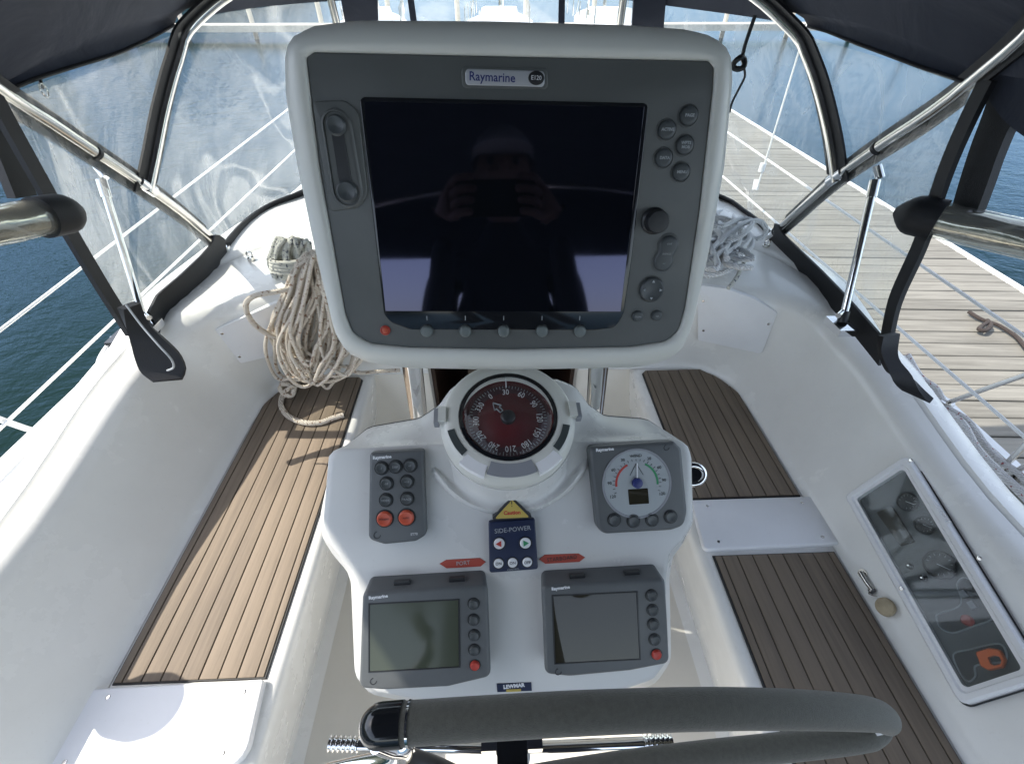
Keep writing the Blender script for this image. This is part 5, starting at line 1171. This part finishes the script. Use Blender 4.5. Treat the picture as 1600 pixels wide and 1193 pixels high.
P = [atX(a, b_, 1.19) for a, b_ in ((1405, 560), (1430, 590), (1452, 612), (1470, 640), (1500, 664), (1525, 697), (1552, 726), (1580, 755), (1610, 790))]
knotted([p+V((random.uniform(-.01, .01), 0, random.uniform(-.008, .008))) for p in P], .010, 'rope_red', 'rope', rr3); knotted([p+V((.028+random.uniform(-.008, .008), .01, .004+random.uniform(-.008, .008))) for p in P], .008, 'rope_red', 'rope_return', rr3)
# block and line bundle on the left deck edge
lb_ = thing('line_bundle', 'grey line and block on the deck edge outside the left sprayhood tail', 'rope', atX(185, 540, -1.12))
pp = []
for k in range(26): pp.append(atX(165+k*1.7+rnd_.uniform(-5, 5), 568-k*1.9+rnd_.uniform(-10, 10), -1.13+rnd_.uniform(-.02, .02)))
knotted(pp, .0065, 'rope_grey', 'lines', lb_, 4)
knotted([atX(205, 520, -1.10), atX(180, 530, -1.12), atX(160, 555, -1.13), atX(154, 578, -1.13), atX(160, 600, -1.13)], .008, 'rope_white', 'loop', lb_)
c_ = atX(190, 533, -1.11); MB().box(c_, (.035, .07, .04)).obj('block', 'black', lb_, world=True); MB().tube([c_+V((-.022, 0, 0)), c_+V((.022, 0, 0))], .018, 16).obj('sheave', 'chrome', lb_, world=True)
rw2 = thing('rigging_wire', 'thin rigging wire with white fittings seen through the right front window', 'rigging wire', (1.1, 2.2, .6))
pA, pB_ = atX(1244, 95, 1.12), atX(1182, 297, 1.12); MB().tube([pA+(pA-pB_)*1.2, pB_], .0035, 8).obj('wire', 'line_white', rw2, world=True)
for a, b_, c2, d2 in ((1193, 255, 1189, 268), (1183, 280, 1180, 296)): MB().tube([atX(a, b_, 1.119), atX(c2, d2, 1.119)], .012, 10).obj('fitting', 'plate', rw2, world=True)
rb_ = thing('brown_rope', 'knotted dark brown rope lying on the dock planks', 'rope', atZ(1545, 505, -.29))
knotted([atZ(a, b_, -.278) for a, b_ in ((1514, 487), (1530, 497), (1545, 503), (1560, 508), (1580, 520), (1592, 530), (1612, 555))], .013, 'rope_brown', 'rope', rb_)
knotted([atZ(a, b_, -.262) for a, b_ in ((1545, 503), (1536, 508), (1530, 514), (1540, 516), (1548, 508), (1542, 500))], .014, 'rope_brown', 'knot', rb_)

# ------------------------------------------------------------------ steering wheel
sw = thing('steering_wheel', 'folding steering wheel with grey leather rim seen edge-on from above', 'steering wheel', (.02, .12, .55))
p0 = [atT(572, 1135, .372), atT(640, 1129, .372), atT(760, 1121, .373), atT(900, 1113, .376), atT(1030, 1108, .384), atT(1150, 1106, .396), atT(1260, 1108, .418), atT(1335, 1112, .45), atT(1372, 1117, .485), atT(1384, 1125, .53)]
ctr = resample(catmull(p0, 8), 70)
rim = [p for p in ctr if (p-ctr[0]).length > .022]
R0 = .0158
MB().tube(rim, [R0 if i < len(rim)-3 else R0*(.97-.06*(i-len(rim)+3)) for i in range(len(rim))], 28).obj('leather_rim', 'leather', sw, world=True)
cap_ = [ctr[0].lerp(rim[1], k/10)-(rim[1]-ctr[0])*.15 for k in range(11)]
MB().tube([p for p in cap_], [R0*1.06*math.sqrt(max(.05, 1-(1-min(1, k/5))**2)) for k in range(11)], 26).obj('hinge_cap', 'glossblack', sw, world=True)
e = ctr[0].lerp(rim[1], 1.0); dd = (rim[2]-rim[0]).normalized(); MB().tube([e-dd*.001, e+dd*.001], R0*1.05, 26).obj('hinge_collar', 'chrome', sw, world=True)
MB().tube(catmull([atT(590, 1158, .40), atT(612, 1166, .41), atT(632, 1168, .42), atT(625, 1180, .44), atT(560, 1195, .46), atT(480, 1215, .47)], 6), .009, 14).obj('folded_rim_tube', 'chrome', sw, world=True)
MB().tube(catmull([atT(575, 1215, .50), atT(620, 1195, .51), atT(660, 1200, .52), atT(720, 1225, .55)], 6), .016, 16).obj('folded_rim', 'black', sw, world=True)
lowr = catmull([atT(1384, 1130, .535), atT(1370, 1144, .535), atT(1330, 1154, .53), atT(1230, 1166, .525), atT(1100, 1180, .52), atT(960, 1198, .515), atT(800, 1225, .51), atT(640, 1265, .51)], 8)
MB().tube(lowr, [.0085+.006*min(1, i/12) for i in range(len(lowr))], 24).obj('lower_rim', 'leather', sw, world=True)
MB().tube([atT(1366, 1139, .525), atT(1384, 1136, .53)], .006, 10).obj('hinge_pin', 'plate', sw, world=True)
hub = atT(800, 1172, .56)
dn = V((0, .25, -1)).normalized()
MB().tube([hub+V((0, 0, .02)), hub+V((0, .004, -.03))], .020, 20).obj('hub', 'chrome', sw, world=True)
MB().box(hub+V((0, .012, .012)), (.075, .03, .022)).obj('hub_block', 'chrome', sw, world=True); MB().box(hub+V((0, -.004, .022)), (.036, .032, .02)).obj('hub_catch', 'glossblack', sw, world=True)
MB().tube([hub+V((0, 0, -.03)), hub+V((0, .06, -.16))], .024, 18).obj('hub_neck', 'pod', sw, world=True)
hb2 = MB()
for (a, b_), (c_, d_) in (((560, 1162), (800, 1168)), ((1005, 1160), (800, 1168))):
    pa, pb_ = atT(a, b_, .60), atT(c_, d_, .60); MB().tube([pa, pb_], .0075, 12).obj('spoke', 'chrome', sw, world=True)
    d = (pa-pb_).normalized(); P = []; rr2 = []
    for k in range(25): P.append(pa+d*.0016*k); rr2.append(.0095 if k % 4 < 2 else .0072)
    MB().tube(P, rr2, 14).obj('spoke_end', 'chrome', sw, world=True, sharp=20)
MB().tube([atT(1040, 1165, .60), atT(1240, 1176, .60)], .014, 12).obj('lower_spoke', 'black', sw, world=True) if False else None

# ------------------------------------------------------------------ outside the frame: bimini, winch, photographer (they shade and are mirrored)
bi = thing('bimini', 'navy canvas bimini top over the helm, mirrored in the black screen', 'bimini', (0, -.7, 1.95))
rows = []
for k in range(13):
    y = 1.75-3.3*k/12; rows.append([V((-.86+2.06*j/20, y, 1.86+.17*math.sin(math.pi*j/20)**.7)) for j in range(21)])
MB().grid(rows).obj('canvas', 'canvas', bi, world=True, fix=False)
MB().grid([rows[-1], [V((p.x, p.y-.01, 1.66)) for p in rows[-1]]]).obj('aft_valance', 'canvas', bi, world=True, fix=False)
for k, y in enumerate((1.74, .0, -1.54)):
    P = [V((-.86+2.06*j/20, y, 1.845+.17*math.sin(math.pi*j/20)**.7)) for j in range(21)]
    MB().tube(P if k == 0 else [V((-1.15, -.9+(y+.7)*.25, .7))]+P+[V((1.2, -.9+(y+.7)*.25, .7))], .0125, 10).obj('hoop', 'steel', bi, world=True)
wn = thing('winch', 'steel winch on the left coaming that shades the left white plate', 'winch', (-1.02, .29, .69))
MB().lathe([(.06, 0), (.06, .03), (.042, .05), (.040, .11), (.055, .15), (.058, .19), (.052, .215), (.02, .225), (.0005, .225)], 36, (-1.02, .29, .69), cap1=True).obj('drum', 'chrome', wn, world=True)
MB().box((-1.02, .29, .66), (.13, .13, .06)).obj('base', 'plate', wn, world=True)
def skin(name, J, E, m, root):
    me = bpy.data.meshes.new(name); me.from_pydata([tuple(inv(root) @ V(p[:3])) for p in J], E, []); o = bpy.data.objects.new(name, me); COL.objects.link(o); o.parent = root
    md = o.modifiers.new('skin', 'SKIN'); sv = me.skin_vertices[0].data
    for v_, p in zip(sv, J): v_.radius = (p[3], p[4] if len(p) > 4 else p[3]); v_.use_root = False
    sv[0].use_root = True; md.use_smooth_shade = True
    sub_ = o.modifiers.new('sub', 'SUBSURF'); sub_.levels = 2; sub_.render_levels = 2
    me.materials.append(M[m]); return o
pe = thing('person', 'person in a dark jacket and grey cap holding a phone, mirrored in the black screen', 'person', (0.02, -.46, .05))
J = [(.02, -.46, .92, .15, .11), (.02, -.47, 1.12, .145, .105), (.02, -.46, 1.30, .17, .11), (.02, -.44, 1.43, .12, .085), (.02, -.42, 1.50, .055, .055), (.02, -.40, 1.56, .05, .05),
     (-.150, -.44, 1.41, .060), (-.185, -.33, 1.12, .044), (-.13, -.16, 1.30, .033), (-.105, -.07, 1.43, .025),
     (.190, -.44, 1.41, .060), (.215, -.33, 1.12, .044), (.16, -.16, 1.30, .033), (.125, -.07, 1.43, .025),
     (-.07, -.46, .86, .095), (-.09, -.44, .48, .062), (-.10, -.46, .11, .042), (-.10, -.38, .08, .038),
     (.11, -.46, .86, .095), (.13, -.44, .48, .062), (.14, -.46, .11, .042), (.14, -.38, .08, .038)]
E_ = [(0, 1), (1, 2), (2, 3), (3, 4), (4, 5), (3, 6), (6, 7), (7, 8), (8, 9), (3, 10), (10, 11), (11, 12), (12, 13), (0, 14), (14, 15), (15, 16), (16, 17), (0, 18), (18, 19), (19, 20), (20, 21)]
skin('body', J, E_, 'jacket', pe)
hd = MB(); R = []
for i in range(15):
    t = i/14; z = 1.535+.235*t; rr2 = (math.sin(math.pi*min(.995, max(.02, t*.93+.06))))**.55
    R.append([V((.02+.075*rr2*math.cos(a), -.395+.092*rr2*math.sin(a)-(.018 if math.sin(a) > .85 and .35 < t < .5 else 0)*-1.2, z)) for a in [2*math.pi*k/24 for k in range(24)]])
hd.rings(R, cap0=True, cap1=True).obj('head', 'skin', pe, world=True)
MB().tube(catmull([(.02, -.30, 1.66), (.02, -.285, 1.645), (.02, -.295, 1.632)], 4), .011, 8).obj('nose', 'skin', pe, world=True)
for x in (-.012, .052): MB().tube([(x, -.315, 1.668), (x, -.303, 1.668)], .009, 10).obj('eye', 'dark_print', pe, world=True)
MB().tube([(-.005, -.307, 1.602), (.02, -.302, 1.600), (.045, -.307, 1.602)], .006, 8).obj('mouth', 'redprint', pe, world=True)
for x in (-.057, .097): MB().tube([(x, -.39, 1.625), (x, -.395, 1.665)], .014, 8).obj('ear', 'skin', pe, world=True)
cpm = MB(); R = []
for i in range(9):
    t = i/8; a2 = math.pi/2*t; R.append([V((.02+.084*math.cos(a2)*math.cos(a)+1e-5, -.395+.102*math.cos(a2)*math.sin(a), 1.69+.095*math.sin(a2))) for a in [2*math.pi*k/24 for k in range(24)]])
cpm.rings(R, cap1=True).obj('cap', 'cap', pe, world=True)
MB().prism([(.02+.075*math.cos(a), -.31+.085*math.sin(a)) for a in [math.pi*k/14 for k in range(15)]], 1.685, 1.693, .003, 2).obj('cap_peak', 'cap', pe, world=True)
for s_, wx in ((-1, -.105), (1, .125)):
    w0 = (wx, -.055, 1.46); px_ = s_*.082
    JJ = [(wx, -.07, 1.455, .026, .018), (px_*1.12+.0, -.045, 1.485, .034, .014)]; EE = [(0, 1)]
    for f in range(4):
        zf = 1.525-.021*f; bx = px_*1.04
        JJ += [(bx, -.038, zf-.005, .0085), (bx-s_*.012, -.020+.0, zf, .0085), (bx-s_*.034, -.016, zf+.002, .008), (bx-s_*(.050-.004*abs(f-1)), -.020, zf+.002, .007)]
        k0 = 2+4*f; EE += [(1, k0), (k0, k0+1), (k0+1, k0+2), (k0+2, k0+3)]
    k0 = len(JJ); JJ += [(px_*1.0, -.062, 1.475, .010), (px_*.82, -.066, 1.488, .0095), (px_*.62, -.064, 1.497, .008)]; EE += [(0, k0), (k0, k0+1), (k0+1, k0+2)]
    skin('hand', JJ, EE, 'skin', pe)
ph = thing('phone', 'dark phone held up by the person taking the photo', 'phone', (0, -.042, 1.495))
MB().prism(rpoly([(-.075, -.036), (.075, -.036), (.075, .036), (-.075, .036)], .009), -.004, .004, .002, 3).obj('body', 'glossblack', ph)
ph.rotation_euler.x = math.pi/2-TH
